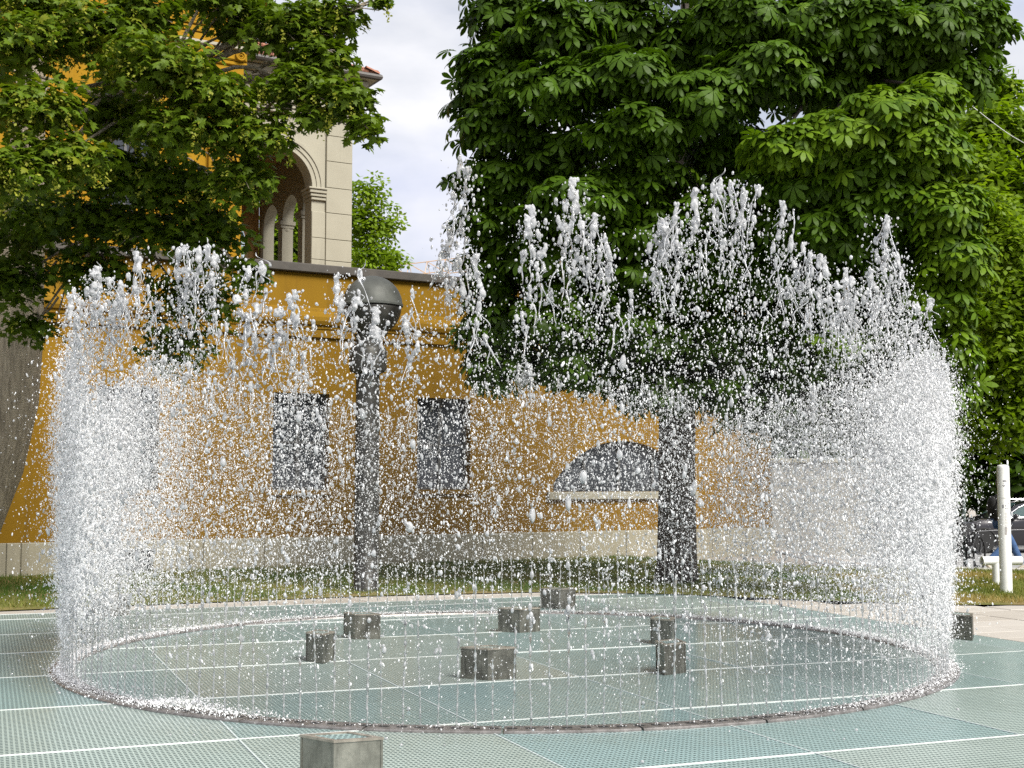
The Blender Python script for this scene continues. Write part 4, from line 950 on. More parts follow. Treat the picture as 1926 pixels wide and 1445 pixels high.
MB().add([(1.30, -0.70, 1.005), (1.30, 0.70, 1.005), (1.98, 0.60, 1.43), (1.98, -0.60, 1.43)], [(0, 1, 2, 3)]).build('windscreen', M_carglass, car)
MB().tube([(0.5, -0.945, 0.62), (1.2, -0.945, 0.66), (4.3, -0.945, 0.72)], 0.010, 5).build('side_moulding', M_chrome, car)
for x in (2.5, 3.45): MB().tube([(x, -0.94, 0.86), (x+0.02, -0.965, 0.865), (x+0.17, -0.965, 0.87), (x+0.19, -0.94, 0.87)], 0.012, 6).build('door_handle', M_chrome, car)
for x in (1.62, 2.66, 3.60): MB().box(x-0.004, x+0.004, -0.932, -0.926, 0.3, 0.98).build('door_gap', M_slot, car)
mir = MB().lathe([(0.001, -0.12), (0.05, -0.10), (0.08, -0.02), (0.08, 0.06), (0.05, 0.10), (0.001, 0.11)], 10)
mir.v = [(1.78 + p[0]*0.9, -1.02 + p[2]*0.9, 1.06 + p[1]*0.9) for p in mir.v]; mir.build('door_mirror', M_paint, car, True)
for y in (-0.62, 0.62): MB().bbox(-0.02, 0.2, y-0.16, y+0.16, 0.60, 0.72, 0.02).build('headlight', M_lampglass, car)
for y in (-0.68, 0.68): MB().bbox(4.6, 4.73, y-0.12, y+0.12, 0.72, 0.95, 0.02).build('tail_light', M_red, car)
for x in (0.86, 3.62):
    for y in (-0.84, 0.84):
        w = MB().lathe([(0.22, -0.10), (0.31, -0.105), (0.335, -0.07), (0.335, 0.07), (0.31, 0.105), (0.22, 0.10), (0.20, 0)], 24)
        w.v = [(x+p[0], y+p[2], 0.335+p[1]) for p in w.v]; wo_ = w.build('wheel', M_tyre, car, 'auto')
        rm = MB()
        for k in range(5):
            q = 2*math.pi*k/5; rm.tube([(x, y-math.copysign(-0.085, y), 0.335), (x+0.21*math.cos(q), y-math.copysign(-0.085, y), 0.335+0.21*math.sin(q))], [0.045, 0.025], 6)
        rm.build('rim', M_alloy, wo_)
        ar = MB().tube([(x+0.38*math.cos(q), math.copysign(0.925, y), 0.335+0.38*math.sin(q)) for q in np.linspace(-0.1, math.pi+0.1, 16)], 0.025, 6); ar.build('wheel_arch', M_slot, car)
car.rotation_euler = (0, 0, R(2))

# ------------------------------------------------------------------ bicycles
M_bike = simple('bike_black', (0.02, 0.02, 0.022), (0.012,)*3, 10, 0.35, bump=0)
M_spoke = simple('spoke_metal', (0.45, 0.45, 0.45), (0.35,)*3, 10, 0.3, metal=0.8, bump=0)
def bicycle(loc, rz, label, frame_mat):
    b = empty('bicycle', loc, rz); tag(b, label, 'bicycle', 'bicycles parked beyond the lawn')
    for x in (-0.53, 0.53):
        w = MB().tube([(x+0.335*math.cos(q), 0, 0.345+0.335*math.sin(q)) for q in np.linspace(0, 2*math.pi, 33)], 0.021, 7, caps=False).build('wheel', M_tyre, b, True)
        sp = MB()
        for k in range(14):
            q = 2*math.pi*k/14; sp.tube([(x, 0.02 if k % 2 else -0.02, 0.345), (x+0.32*math.cos(q), 0, 0.345+0.32*math.sin(q))], 0.0022, 3)
        sp.tube([(x, -0.05, 0.345), (x, 0.05, 0.345)], 0.022, 8).build('spokes', M_spoke, w)
        MB().tube([(x+0.375*math.cos(q), 0, 0.345+0.375*math.sin(q)) for q in np.linspace(0.2, 2.4, 12)], 0.017, 5).build('mudguard', M_bike, b)
    f = MB(); bb, ht, sd, ra, fa = (-0.05, 0, 0.29), (0.36, 0, 0.86), (-0.22, 0, 0.80), (-0.53, 0, 0.345), (0.53, 0, 0.345)
    for p, q, r in ((bb, (0.39, 0, 0.74), 0.018), (bb, sd, 0.016), ((-0.19, 0, 0.70), ht, 0.016), ((-0.2, 0.05, 0.74), (-0.53, 0.05, 0.345), 0.009), ((-0.2, -0.05, 0.74), (-0.53, -0.05, 0.345), 0.009), (bb, ra, 0.011), ((0.39, 0, 0.74), (0.34, 0, 0.94), 0.019)): f.tube([p, q], r, 7)
    f.tube([(0.40, 0.05, 0.72), (0.46, 0.05, 0.5), fa], 0.012, 6).tube([(0.40, -0.05, 0.72), (0.46, -0.05, 0.5), fa], 0.012, 6).build('frame', frame_mat, b)
    MB().tube([(0.22, 0.29, 1.0), (0.32, 0.25, 1.03), (0.37, 0.1, 1.03), (0.35, 0, 0.98), (0.37, -0.1, 1.03), (0.32, -0.25, 1.03), (0.22, -0.29, 1.0)], 0.012, 6).build('handlebar', M_spoke, b)
    MB().tube([sd, (-0.26, 0, 0.95)], 0.013, 6).build('seat_post', M_spoke, b)
    s = MB().lathe([(0.001, -0.14), (0.035, -0.12), (0.045, 0.0), (0.09, 0.10), (0.08, 0.15), (0.001, 0.16)], 10); s.v = [(-0.26 - p[2], p[0], 0.98 + p[1]*0.5) for p in s.v]; s.build('saddle', M_bike, b, True)
    MB().tube([(bb[0], -0.08, bb[2]), (bb[0]+0.03, -0.08, bb[2]-0.16)], 0.012, 6).tube([(bb[0], 0.08, bb[2]), (bb[0]-0.03, 0.08, bb[2]+0.16)], 0.012, 6).tube([(bb[0], -0.08, bb[2]), (bb[0], 0.08, bb[2])], 0.02, 6).build('crank', M_spoke, b)
    for (x, y, z) in ((bb[0]+0.03, -0.13, bb[2]-0.16), (bb[0]-0.03, 0.13, bb[2]+0.16)): MB().box(x-0.045, x+0.045, y-0.05, y+0.05, z-0.012, z+0.012).build('pedal', M_bike, b)
    MB().box(-0.85, -0.35, -0.07, 0.07, 0.75, 0.77).tube([(-0.53, 0.06, 0.35), (-0.6, 0.06, 0.75)], 0.006, 5).tube([(-0.53, -0.06, 0.35), (-0.6, -0.06, 0.75)], 0.006, 5).build('rack', M_bike, b)
    MB().bbox(-0.86, -0.40, -0.18, 0.18, 0.775, 1.0, 0.02).build('basket', M_bike, b)
    return b
bicycle((9.02, 26.35, -0.12), R(52), 'black bicycle leaning by the slim green post, nearer the white pipes', M_bike)
bicycle((8.62, 26.6, -0.12), R(58), 'black bicycle half hidden by the right edge of the spray', simple('bike_dark_green', (0.02, 0.035, 0.03), (0.015, 0.025, 0.02), 10, 0.35, bump=0))

# ------------------------------------------------------------------ person walking behind the white post
def skin_mesh(name, verts, edges, radii, mat, sub=2, root=0):
    me = bpy.data.meshes.new(name); me.from_pydata(verts, edges, [])
    o = bpy.data.objects.new(name, me); COL.objects.link(o)
    md = o.modifiers.new('skin', 'SKIN'); md.use_smooth_shade = True
    for i, r in enumerate(radii):
        sv = me.skin_vertices[0].data[i]; sv.radius = (r, r) if not hasattr(r, '__len__') else r; sv.use_root = (i == root)
    ss = o.modifiers.new('sub', 'SUBSURF'); ss.levels = sub; ss.render_levels = sub
    dg = bpy.context.evaluated_depsgraph_get(); m2 = bpy.data.meshes.new_from_object(o.evaluated_get(dg))
    bpy.data.objects.remove(o); m2.materials.clear(); m2.materials.append(mat); m2.name = name
    m2.polygons.foreach_set('use_smooth', [True]*len(m2.polygons)); return m2
M_skin = simple('skin', (0.50, 0.32, 0.24), (0.45, 0.28, 0.21), 9, 0.5, bump=0)
M_jeans = simple('blue_jeans', (0.055, 0.12, 0.27), (0.035, 0.08, 0.19), 14, 0.85, bump=0.2)
M_black = simple('black_cloth', (0.014, 0.013, 0.014), (0.008,)*3, 10, 0.85, bump=0.2)
M_shoe = simple('pale_shoe', (0.55, 0.50, 0.40), (0.45, 0.40, 0.32), 10, 0.6, bump=0.05)
M_hair = simple('dark_hair', (0.03, 0.02, 0.015), (0.015, 0.01, 0.008), 30, 0.5, bump=0.2)
# local: x = walking direction, y = left, z up
per = empty('person', (9.33, 25.5, -0.03)); tag(per, 'person in black jacket and blue jeans walking behind the white post', 'person')
hip, chest, neck, head = (0, 0, 0.93), (0.02, 0, 1.28), (0.03, 0, 1.46), (0.06, 0, 1.60)
bv = [hip, (0.01, 0, 1.10), chest, (0.02, 0, 1.40), neck, (0.045, 0, 1.535), (0.055, 0, 1.60), (0.06, 0, 1.68),
      (0.03, 0.17, 1.40), (-0.06, 0.22, 1.14), (0.10, 0.21, 0.93), (0.03, -0.17, 1.40), (-0.16, -0.22, 1.16), (-0.10, -0.21, 0.93),
      (0.0, 0.09, 0.90), (0.24, 0.09, 0.50), (0.40, 0.09, 0.10), (0.0, -0.09, 0.90), (0.02, -0.09, 0.48), (-0.28, -0.09, 0.16)]
be = [(0,1),(1,2),(2,3),(3,4),(4,5),(5,6),(6,7),(3,8),(8,9),(9,10),(3,11),(11,12),(12,13),(0,14),(14,15),(15,16),(0,17),(17,18),(18,19)]
brd = [0.12, 0.115, 0.13, 0.10, 0.055, 0.06, (0.085, 0.095), (0.075, 0.085), 0.055, 0.042, 0.032, 0.055, 0.042, 0.032, 0.085, 0.058, 0.042, 0.085, 0.058, 0.042]
link('body', skin_mesh('body', bv, be, brd, M_skin), per)
jv = [(0, 0, 0.98), (0, 0.085, 0.90), (0.13, 0.09, 0.69), (0.245, 0.09, 0.50), (0.33, 0.09, 0.30), (0.41, 0.09, 0.10), (0, -0.085, 0.90), (0.02, -0.09, 0.69), (0.025, -0.09, 0.48), (-0.13, -0.09, 0.32), (-0.29, -0.09, 0.17)]
link('jeans', skin_mesh('jeans', jv, [(0,1),(1,2),(2,3),(3,4),(4,5),(0,6),(6,7),(7,8),(8,9),(9,10)], [0.13, 0.105, 0.095, 0.078, 0.072, 0.075, 0.105, 0.095, 0.078, 0.07, 0.072], M_jeans), per)
tv_ = [(0, 0, 0.88), (0.0, 0, 1.05), (0.02, 0, 1.26), (0.02, 0, 1.40), (0.03, 0, 1.46), (0.03, 0.185, 1.39), (-0.06, 0.235, 1.14), (0.09, 0.22, 0.95), (0.03, -0.185, 1.39), (-0.17, -0.235, 1.15), (-0.11, -0.22, 0.96)]
link('jacket', skin_mesh('jacket', tv_, [(0,1),(1,2),(2,3),(3,4),(3,5),(5,6),(6,7),(3,8),(8,9),(9,10)], [0.145, 0.14, 0.155, 0.12, 0.075, 0.078, 0.065, 0.052, 0.078, 0.065, 0.052], M_black), per)
for (x, y, z, t) in ((0.43, 0.09, 0.06, R(18)), (-0.33, -0.09, 0.13, R(-48))):
    m = MB().lathe([(0.001, -0.10), (0.036, -0.085), (0.044, -0.02), (0.047, 0.06), (0.046, 0.12), (0.030, 0.165), (0.001, 0.18)], 12)
    V = [(p[2], p[0], p[1]*0.85 if p[1] > -0.02 else -0.02 + (p[1]+0.02)*0.3) for p in m.v]
    m.v = [(x + a*math.cos(t) - c*math.sin(t), y + b, z + a*math.sin(t) + c*math.cos(t)) for a, b, c in V]; m.build('shoe', M_shoe, per, True)
def blob(c, r, mat, name, parent, seg=14):
    m = MB().lathe([(max(0.001, math.sin(q)), -math.cos(q)) for q in np.linspace(0, math.pi, 10)], seg, cap=False); m.v = [(c[0]+p[0]*r[0], c[1]+p[1]*r[1], c[2]+p[2]*r[2]) for p in m.v]; return m.build(name, mat, parent, True)
blob((0.035, 0, 1.665), (0.115, 0.092, 0.105), M_hair, 'hair', per)
blob((0.155, 0, 1.60), (0.022, 0.014, 0.02), M_skin, 'nose', per, 8)
for s in (-1, 1):
    blob((0.06, s*0.088, 1.61), (0.022, 0.012, 0.03), M_skin, 'ear', per, 8); blob((0.138, s*0.034, 1.628), (0.012, 0.013, 0.009), M_black, 'eye', per, 8)
for (hx, hy, hz) in ((0.10, 0.21, 0.93), (-0.10, -0.21, 0.93)):
    hv = [(hx, hy, hz), (hx+0.01, hy, hz-0.07)]; he = [(0, 1)]; hr = [0.026, 0.030]
    for k in range(4):
        b0 = len(hv); dx = (k-1.5)*0.019
        hv += [(hx+0.012+dx, hy, hz-0.10), (hx+0.016+dx, hy-0.008, hz-0.135+abs(k-1.3)*0.006), (hx+0.012+dx, hy-0.022, hz-0.165+abs(k-1.3)*0.010)]; he += [(1, b0), (b0, b0+1), (b0+1, b0+2)]; hr += [0.0095, 0.0085, 0.0075]
    b0 = len(hv); hv += [(hx+0.042, hy-0.005, hz-0.055), (hx+0.052, hy-0.01, hz-0.095)]; he += [(0, b0), (b0, b0+1)]; hr += [0.011, 0.009]
    link('hand', skin_mesh('hand', hv, he, hr, M_skin, 1), per)
blob((-0.17, -0.05, 1.20), (0.10, 0.15, 0.22), M_black, 'backpack', per)

# ------------------------------------------------------------------ water
ICO1 = bmesh.new(); bmesh.ops.create_icosphere(ICO1, subdivisions=2, radius=1.0); I1V = np.array([v.co[:] for v in ICO1.verts]); I1F = np.array([[v.index for v in f.verts] for f in ICO1.faces]); ICO1.free()
ICO0 = bmesh.new(); bmesh.ops.create_icosphere(ICO0, subdivisions=1, radius=1.0); I0V = np.array([v.co[:] for v in ICO0.verts]); I0F = np.array([[v.index for v in f.verts] for f in ICO0.faces]); ICO0.free()
def balls(C, S, tv=I1V, tf=I1F, noise=0.0):
    n = len(C); k = len(tv); V = tv[None]*S[:, None, :]
    if noise: V = V*(1+rng.normal(0, noise, (n, k, 1)))
    V = V + C[:, None, :]; F = (tf[None] + (np.arange(n)*k)[:, None, None]).reshape(-1, 3)
    return V.reshape(-1, 3), F
def plume_cloud(z0, z1, width, fingers, r):
    """centres and radii of a frothy head: upright torn fingers with bulging tips, gaps and a few webs between them"""
    C = []; S = []
    for f in range(fingers):
        top = z1 if f == 0 else z0 + (z1-z0)*rng.uniform(0.5, 0.97); z = z0 + rng.uniform(0, 0.12)
        x = np.array([rng.normal(0, width*0.5), rng.normal(0, width*0.4)]); v = rng.normal(0, 0.05, 2); run = int(rng.integers(2, 7))
        while z < top:
            t = (z-z0)/(top-z0+1e-6); rr_ = r*(0.30 + 1.0*max(0, t-0.35)*rng.uniform(0.4, 1.5) + 0.5*rng.random()**2)
            C.append((x[0], x[1], z)); S.append((rr_*rng.uniform(0.7, 1.3), rr_*rng.uniform(0.7, 1.3), rr_*rng.uniform(0.9, 2.0)))
            if rng.random() < 0.55: C.append((x[0]+rng.normal(0, rr_*1.9), x[1]+rng.normal(0, rr_), z+rng.normal(0, rr_))); S.append((rr_*rng.uniform(.3, .7), rr_*rng.uniform(.3, .7), rr_*rng.uniform(.4, 1.2)))
            run -= 1; z += rr_*rng.uniform(0.8, 1.5)
            if run <= 0 and t < 0.8: z += rng.uniform(0.012, 0.06); run = int(rng.integers(1, 6)); x = x + rng.normal(0, width*0.38, 2)
            v = v*0.8 + rng.normal(0, 0.09, 2); v -= x*0.4; x = x + v*rr_
        for k in range(3): C.append((x[0]+rng.normal(0, r*0.9), x[1]+rng.normal(0, r*0.7), top+rng.normal(-r, r*0.8))); S.append((r*rng.uniform(.3, .9), r*rng.uniform(.3, .9), r*rng.uniform(.5, 1.1)))
    return np.array(C), np.array(S)
def remesh(C, S, vox, name):
    V, F = balls(C, S); me = np_mesh(name, V, F, None); o = bpy.data.objects.new(name, me); COL.objects.link(o)
    md = o.modifiers.new('r', 'REMESH'); md.mode = 'VOXEL'; md.voxel_size = vox
    sm_ = o.modifiers.new('s', 'SMOOTH'); sm_.factor = 0.5; sm_.iterations = 2
    dg = bpy.context.evaluated_depsgraph_get(); ev = o.evaluated_get(dg); m2 = ev.to_mesh()
    n = len(m2.vertices); co = np.empty(n*3, np.float32); m2.vertices.foreach_get('co', co); m2.calc_loop_triangles()
    tf = np.empty(len(m2.loop_triangles)*3, np.int32); m2.loop_triangles.foreach_get('vertices', tf)
    ev.to_mesh_clear(); bpy.data.objects.remove(o); bpy.data.meshes.remove(me)
    return co.reshape(-1, 3), tf.reshape(-1, 3)
def wobble(V, amp):
    """ragged surface: a few octaves of sine noise pushed sideways and along"""
    for k, (fq, am) in enumerate(((70, 1.0), (150, 0.6), (310, 0.35))):
        ph = rng.uniform(0, 6.28, 9)
        for ax in range(3):
            V[:, ax] += amp*am*np.sin(V[:, 2]*fq*0.6+ph[ax*3])*np.sin(V[:, 0]*fq+ph[ax*3+1])*np.cos(V[:, 1]*fq+ph[ax*3+2])
    return V
def tri_tube(pts, rad, sd=5):
    n = len(pts); q = 2*np.pi*np.arange(sd)/sd
    V = np.stack([pts[:, None, 0]+rad[:, None]*np.cos(q), pts[:, None, 1]+rad[:, None]*np.sin(q), np.repeat(pts[:, 2:3], sd, 1)], -1).reshape(-1, 3); F = []
    for i in range(n-1):
        for k in range(sd):
            j = (k+1) % sd; F += [(i*sd+k, i*sd+j, (i+1)*sd+j), (i*sd+k, (i+1)*sd+j, (i+1)*sd+k)]
    return V, np.array(F)
def join(parts, name, mat):
    Vs = []; Fs = []; b = 0
    for V, F in parts: Vs.append(V); Fs.append(F+b); b += len(V)
    return np_mesh(name, np.concatenate(Vs), np.concatenate(Fs), mat, True)
def jet_mesh(tall, head_mat=None):
    # clear stream
    zb = rng.uniform(0.45, 0.95); n = 46; zs = np.linspace(0.0, zb, n); w = np.cumsum(rng.normal(0, 0.0010, (n, 2)), 0)
    rad = 0.0056 + 0.0030*np.sin(zs*rng.uniform(70, 95)+rng.uniform(0, 6))*np.clip(zs/0.35, 0.1, 1.3) + rng.normal(0, 0.0006, n); rad = np.clip(rad, 0.0022, 0.012); rad[-1] = 0.001
    stream = join([tri_tube(np.stack([w[:, 0], w[:, 1], zs], -1), rad, 6)], 'stream', M_clear)
    # torn beads
    parts = []
    m = 38; z = rng.uniform(zb*0.85, 2.35, m); sp = 0.006 + 0.030*np.clip((z-zb)/1.5, 0, 1.2)
    C = np.stack([rng.normal(0, 1, m)*sp, rng.normal(0, 1, m)*sp, z], -1); r = rng.gamma(2.2, 0.0019, m)+0.002
    parts.append(balls(C, np.stack([r*rng.uniform(.7, 1.2, m), r*rng.uniform(.7, 1.2, m), r*rng.uniform(0.8, 2.4, m)], -1), noise=0.04))
    m = 220 if tall else 70; z = 3.03 - rng.gamma(2, 0.22, m); r = rng.gamma(2.0, 0.0016, m)+0.0016
    parts.append(balls(np.stack([rng.normal(0, .065, m), rng.normal(0, .065, m), z], -1), np.stack([r, r, r*rng.uniform(.8, 2.0, m)], -1), noise=0.04))
    drops = join(parts, 'drops', M_water)
    # head with thin trailing threads
    if tall: Cp, Sp = plume_cloud(rng.uniform(2.30, 2.62), 3.0, 0.055, int(rng.integers(2, 5)), 0.0165)
    else: Cp, Sp = plume_cloud(rng.uniform(2.62, 2.85), 3.0, 0.030, int(rng.integers(1, 3)), 0.0115)
    V, F = remesh(Cp, Sp, 0.0060, 'head'); parts = [(wobble(V.astype(float), 0.0045 if tall else 0.003), F)]
    for k in range(12 if tall else 4):
        c = Cp[int(rng.integers(0, len(Cp)))]; L_ = rng.uniform(0.06, 0.26); n = 12; t = np.linspace(0, 1, n); bend = rng.normal(0, 0.045, 2); wv = rng.normal(0, 0.012, 2); ph = rng.uniform(0, 6)
        pts = np.stack([c[0]+bend[0]*t+wv[0]*np.sin(t*7+ph), c[1]+bend[1]*t+wv[1]*np.sin(t*6+ph), c[2]-L_*t*rng.choice([1, 1, 1, -0.35])], -1)
        parts.append(tri_tube(pts, np.clip(0.0042*(1-t)+0.0016+0.002*np.sin(t*rng.uniform(10, 25)), 0.0012, 0.01)))
    head = join(parts, 'head', head_mat or M_plume)
    return stream, head, drops
JV = [jet_mesh(False) for _ in range(14)]; JT = [jet_mesh(True) for _ in range(14)]; JC = [jet_mesh(True, M_clear) for _ in range(3)]
ang = 2*np.pi*(np.arange(NJ)+0.5)/NJ
jx, jy = RCX+RR*np.cos(ang), RCY+RR*np.sin(ang)
jh = 2.72 + 0.16*np.sin(ang*5+1) + 0.10*np.sin(ang*11+2) + rng.normal(0, 0.10, NJ)
tallj = {}
def near_jet(px, py, far=False):
    d = (px-963)/FPX/CP; A = 1+d*d; B = -2*(d*RCX+RCY); C_ = RCX**2+RCY**2-RR*RR; disc = B*B-4*A*C_
    Y = (-B + (math.sqrt(max(0, disc)) if far else -math.sqrt(max(0, disc))))/(2*A); z = at(px, py, Y)[2]
    th = math.atan2(Y-RCY, d*Y-RCX) % (2*math.pi); return int(round(th/(2*math.pi)*NJ-0.5)) % NJ, z
PL = [(115, 540), (180, 500), (225, 520), (265, 470), (312, 470), (360, 455), (395, 460), (455, 490), (487, 570), (520, 575), (560, 545), (645, 505), (700, 560), (760, 590), (810, 430), (852, 300), (905, 470), (1000, 385), (1062, 330), (1088, 400), (1130, 440),
      (1240, 410), (1270, 385), (1312, 400), (1336, 340), (1381, 325), (1415, 345), (1465, 380), (1520, 460), (1560, 480), (1612, 500), (1678, 405), (1708, 470), (1735, 560), (150, 545), (205, 530), (1655, 500), (1590, 520)]
for px, py in PL:
    i, z = near_jet(px, py); 
    if z > tallj.get(i, 0): tallj[i] = z
for px, py in [(350, 680), (385, 690), (430, 675), (975, 680), (1000, 690), (560, 660)]:
    i, z = near_jet(px, py, True)
    if z > tallj.get(i, 0): tallj[i] = z
# neighbours of the tall jets rise part of the way
for i, z in list(tallj.items()):
    for d, f in ((1, 0.40), (-1, 0.40)):
        k = (i+d) % NJ
        if k not in tallj: jh[k] = max(jh[k], jh[k]+(z-jh[k])*f*rng.uniform(0.2, 1.0))
front_tall = sorted([i for i in tallj if math.sin(ang[i]) < 0.3], key=lambda i: project(np.array([jx[i], jy[i], 2.0]))[0])
ORD = 'first second third fourth fifth sixth seventh eighth ninth tenth eleventh twelfth thirteenth fourteenth fifteenth sixteenth seventeenth eighteenth nineteenth twentieth'.split()
TLAB = {}
for k_, i in enumerate(front_tall):
    m_ = len(front_tall)-1-k_
    TLAB[i] = ('%s tall frothy water plume counted from the left end of the ring' % ORD[k_]) if k_ < m_ else ('%s tall frothy water plume counted from the right end of the ring' % ORD[m_])
SPECIAL = {near_jet(852, 300)[0]: 'tallest lone water jet standing against the pale sky between the trees', near_jet(1062, 330)[0]: 'tall leaning water jet left of the middle of the chestnut',
           near_jet(1381, 325)[0]: 'highest plume of the cluster before the chestnut', near_jet(1678, 405)[0]: 'fat rounded water plume highest at the right edge of the ring',
           near_jet(395, 460)[0]: 'fat rounded water plume before the maple, right of its dense left curtain', near_jet(1465, 380)[0]: 'pointed water plume just right of the highest cluster',
           near_jet(455, 490)[0]: 'lone water plume at the right end of the left group', near_jet(645, 505)[0]: 'water jet rising in front of the dark ball topped column'}
for i in range(NJ):
    th_ = i in tallj; h = tallj.get(i, jh[i]); me = (JT if th_ else JV)[int(rng.integers(0, 14 if th_ else 14))]
    if th_ and 790 < project(np.array([jx[i], jy[i], 3.0]))[0] < 870: me = JC[i % 3]
    s = 1.0 if not th_ else rng.uniform(0.95, 1.25)
    o = empty('water_jet', (jx[i]+rng.normal(0, 0.004), jy[i]+rng.normal(0, 0.004), 0.019)); o.rotation_euler = (rng.normal(0, 0.013), rng.normal(0, 0.013), rng.uniform(0, 6.28))
    link('stream', me[0], o); link('head', me[1], o); link('drops', me[2], o)['kind'] = 'stuff'
    o.scale = (s, s, (h-0.04)/3.0); jh[i] = h
    side_ = 'tall frothy' if th_ else 'thin'
    if i in SPECIAL: tag(o, SPECIAL[i], 'water jet', 'water jets of the ring')
    elif th_: tag(o, TLAB.get(i, 'frothy water jet at the back of the ring, lower in view than the front ones'), 'water jet', 'water jets of the ring')
    else: tag(o, 'thin upright water jet rising from the round steel ring', 'water jet', 'water jets of the ring')

def spray_object(name, P, S, Rt, mat, sub, label):
    me = bpy.data.meshes.new(name); me.vertices.add(len(P)); me.vertices.foreach_set('co', P.astype(np.float32).ravel())
    for an, vals in (('scl', S), ('rot', Rt)):
        a = me.attributes.new(an, 'FLOAT_VECTOR', 'POINT'); a.data.foreach_set('vector', vals.astype(np.float32).ravel())
    me.materials.append(mat)
    o = link(name, me); tag(o, label, 'water spray', kind='stuff')
    g = bpy.data.node_groups.new(name, 'GeometryNodeTree')
    g.interface.new_socket('Geometry', in_out='INPUT', socket_type='NodeSocketGeometry'); g.interface.new_socket('Geometry', in_out='OUTPUT', socket_type='NodeSocketGeometry')
    N = g.nodes.new; gi, go = N('NodeGroupInput'), N('NodeGroupOutput'); ip = N('GeometryNodeInstanceOnPoints'); ic = N('GeometryNodeMeshIcoSphere'); ic.inputs['Radius'].default_value = 1.0; ic.inputs['Subdivisions'].default_value = sub
    sh = N('GeometryNodeSetShadeSmooth'); mt = N('GeometryNodeSetMaterial'); mt.inputs['Material'].default_value = mat
    a1_ = N('GeometryNodeInputNamedAttribute'); a1_.data_type = 'FLOAT_VECTOR'; a1_.inputs['Name'].default_value = 'scl'; a2_ = N('GeometryNodeInputNamedAttribute'); a2_.data_type = 'FLOAT_VECTOR'; a2_.inputs['Name'].default_value = 'rot'
    K = g.links.new; K(gi.outputs[0], ip.inputs['Points']); K(ic.outputs['Mesh'], sh.inputs['Geometry']); K(sh.outputs[0], mt.inputs['Geometry']); K(mt.outputs[0], ip.inputs['Instance'])
    K(a1_.outputs['Attribute'], ip.inputs['Scale']); K(a2_.outputs['Attribute'], ip.inputs['Rotation']); K(ip.outputs[0], go.inputs[0])
    o.modifiers.new('drops', 'NODES').node_group = g
    return o
def spray_points(n, spread, zlo, a=1.7, b=1.45, tidy=0.0):
    # the jets at both flanks throw up more spray than those in front and behind
    th = rng.uniform(0, 2*np.pi, n*8); c_ = np.cos(th); wgt = 0.33 + np.where(c_ > 0, 2.1*np.abs(c_)**3.2, 2.9*np.abs(c_)**12); wgt *= 1 + 0.25*np.sin(th*9+0.7) + 0.2*np.sin(th*23+2)
    th = th[rng.random(n*8) < wgt/4.0][:n]; n = len(th)
    if tidy: 
        k = rng.random(n) < tidy; th[k] = (np.floor(th[k]/(2*np.pi)*NJ)+0.5)/NJ*2*np.pi + rng.normal(0, 0.004, k.sum())
    top = np.interp(th, np.concatenate([ang, [ang[0]+2*np.pi]]), np.concatenate([jh, [jh[0]]])) - 0.05
    z = zlo + (top-zlo)*rng.beta(a, b, n)
    r = RR + rng.normal(0, 1, n)*spread*(0.35+0.65*np.clip(z/2.0, 0, 1)) + np.abs(rng.normal(0, 1, n))*(rng.random(n) < 0.07)*0.22*np.sign(rng.normal(0, 1, n))
    return np.stack([RCX+r*np.cos(th), RCY+r*np.sin(th), z], -1)
def shape(n, r, el=1.6):
    n = len(r); S = np.stack([r*rng.uniform(.75, 1.25, n), r*rng.uniform(.75, 1.25, n), r*rng.uniform(0.8, el, n)], -1); Rt = np.stack([rng.normal(0, 0.3, n), rng.normal(0, 0.3, n), rng.uniform(0, 6.28, n)], -1); return S, Rt
n = 30000; P = spray_points(n, 0.07, 0.35, tidy=0.3); S, Rt = shape(0, 0.0030+rng.gamma(2.0, 0.0016, len(P)), 3.0)
n2 = 3000; P2 = spray_points(n2, 0.03, 0.04, 1.2, 2.6, tidy=0.95); S2, Rt2 = shape(0, 0.0028+rng.gamma(2.0, 0.0014, len(P2)), 2.0)
n3 = 500; th = rng.uniform(0, 2*np.pi, n3); rr_ = RR+rng.normal(0, 0.7, n3); P3 = np.stack([RCX+rr_*np.cos(th), RCY+rr_*np.sin(th), 0.006+rng.random(n3)**4*0.4], -1); S3, Rt3 = shape(0, 0.003+rng.gamma(2, 0.0018, len(P3)), 1.0)
n4 = 350; P4 = spray_points(n4, 0.10, 0.7, 1.9, 1.3); S4, Rt4 = shape(0, 0.008+rng.gamma(2.0, 0.0022, len(P4)), 2.6)
spray_object('water_drops', np.concatenate([P, P2, P3, P4]), np.concatenate([S, S2, S3, S4]), np.concatenate([Rt, Rt2, Rt3, Rt4]), M_water, 2, 'clear and white water drops hanging in the air around the ring')
n = 120000; P = spray_points(n, 0.08, 0.25, 1.6, 1.45, tidy=0.2); S, Rt = shape(0, 0.0020+rng.gamma(2.0, 0.0008, len(P)), 2.8)
n2 = 230000; P2 = spray_points(n2, 0.09, 0.08, 1.55, 1.55); S2, Rt2 = shape(0, 0.0010+rng.gamma(2.0, 0.0005, len(P2)), 1.8)
spray_object('fine_spray', np.concatenate([P, P2]), np.concatenate([S, S2]), np.concatenate([Rt, Rt2]), M_mist, 1, 'fine white spray filling the curtain between the jets')
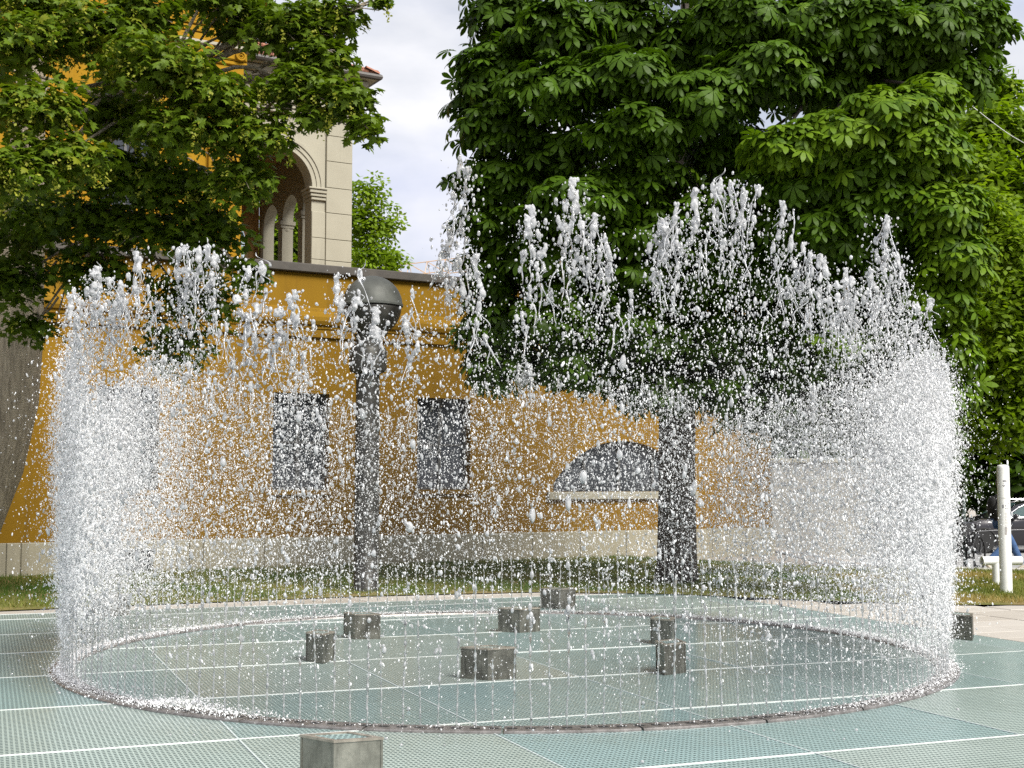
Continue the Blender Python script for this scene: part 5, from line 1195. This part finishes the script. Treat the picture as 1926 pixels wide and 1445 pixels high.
# foam where the jets leave and the water lands
n = 42000; th = rng.uniform(0, 2*np.pi, n); dens = 0.04+0.9*np.clip(np.abs(np.cos(th))**3 + 0.2*np.sin(th*7+1)*np.abs(np.cos(th)) + 0.5*(np.sin(th) > 0.1), 0, 1); k = rng.random(n) < dens; th = th[k]; n = len(th)
rr_ = RR + rng.normal(0, 0.06, n); z = 0.02 + np.abs(rng.normal(0, 0.012, n)) + (rng.random(n) < 0.25)*np.abs(rng.normal(0, 0.05, n)); S, Rt = shape(0, 0.0012+rng.gamma(2.0, 0.0009, n), 1.0)
P = np.stack([RCX+rr_*np.cos(th), RCY+rr_*np.sin(th), z], -1)
# one bigger splash at the front left
m = 1500; q = near_jet(360, 1000)[0]; tq = ang[q] + rng.normal(0, 0.09, m); rq = RR + rng.normal(0, 0.09, m); Pq = np.stack([RCX+rq*np.cos(tq), RCY+rq*np.sin(tq), 0.045+np.abs(rng.normal(0, 0.03, m))*np.exp(-((tq-ang[q])/0.06)**2)*1.2], -1); Sq, Rq = shape(m, 0.0014+rng.gamma(2, 0.0012, m), 1.2)
spray_object('splash_foam', np.concatenate([P, Pq]), np.concatenate([S, Sq]), np.concatenate([Rt, Rq]), M_mist, 1, 'white splash foam along the steel ring at the foot of the jets')

# the finest mist hangs in the curtain as a thin veil of air
M_veil = bpy.data.materials.new('mist_veil'); M_veil.use_nodes = True; _t = M_veil.node_tree; _t.nodes.clear()
_o = _t.nodes.new('ShaderNodeOutputMaterial'); _v = _t.nodes.new('ShaderNodeVolumePrincipled'); _v.inputs['Color'].default_value = (1, 1, 1, 1); _v.inputs['Density'].default_value = 0.11; _v.inputs['Anisotropy'].default_value = 0.2
_t.links.new(_v.outputs[0], _o.inputs['Volume'])
pr = [(3.93, 0.08), (4.07, 0.08), (4.07, 1.9), (4.035, 2.5), (4.0, 2.8), (3.965, 2.5), (3.93, 1.9)]; V = []; F = []; K = 96; n = len(pr)
for k in range(K):
    q = 2*math.pi*k/K
    for r, z in pr: V.append((RCX+r*math.cos(q), RCY+r*math.sin(q), z))
for k in range(K):
    j = (k+1) % K
    for i in range(n): F.append((k*n+i, j*n+i, j*n+(i+1) % n, k*n+(i+1) % n))
tag(link('mist', np_mesh('mist', V, F, M_veil)), 'faint veil of the finest mist around the ring of jets', 'mist', kind='stuff')
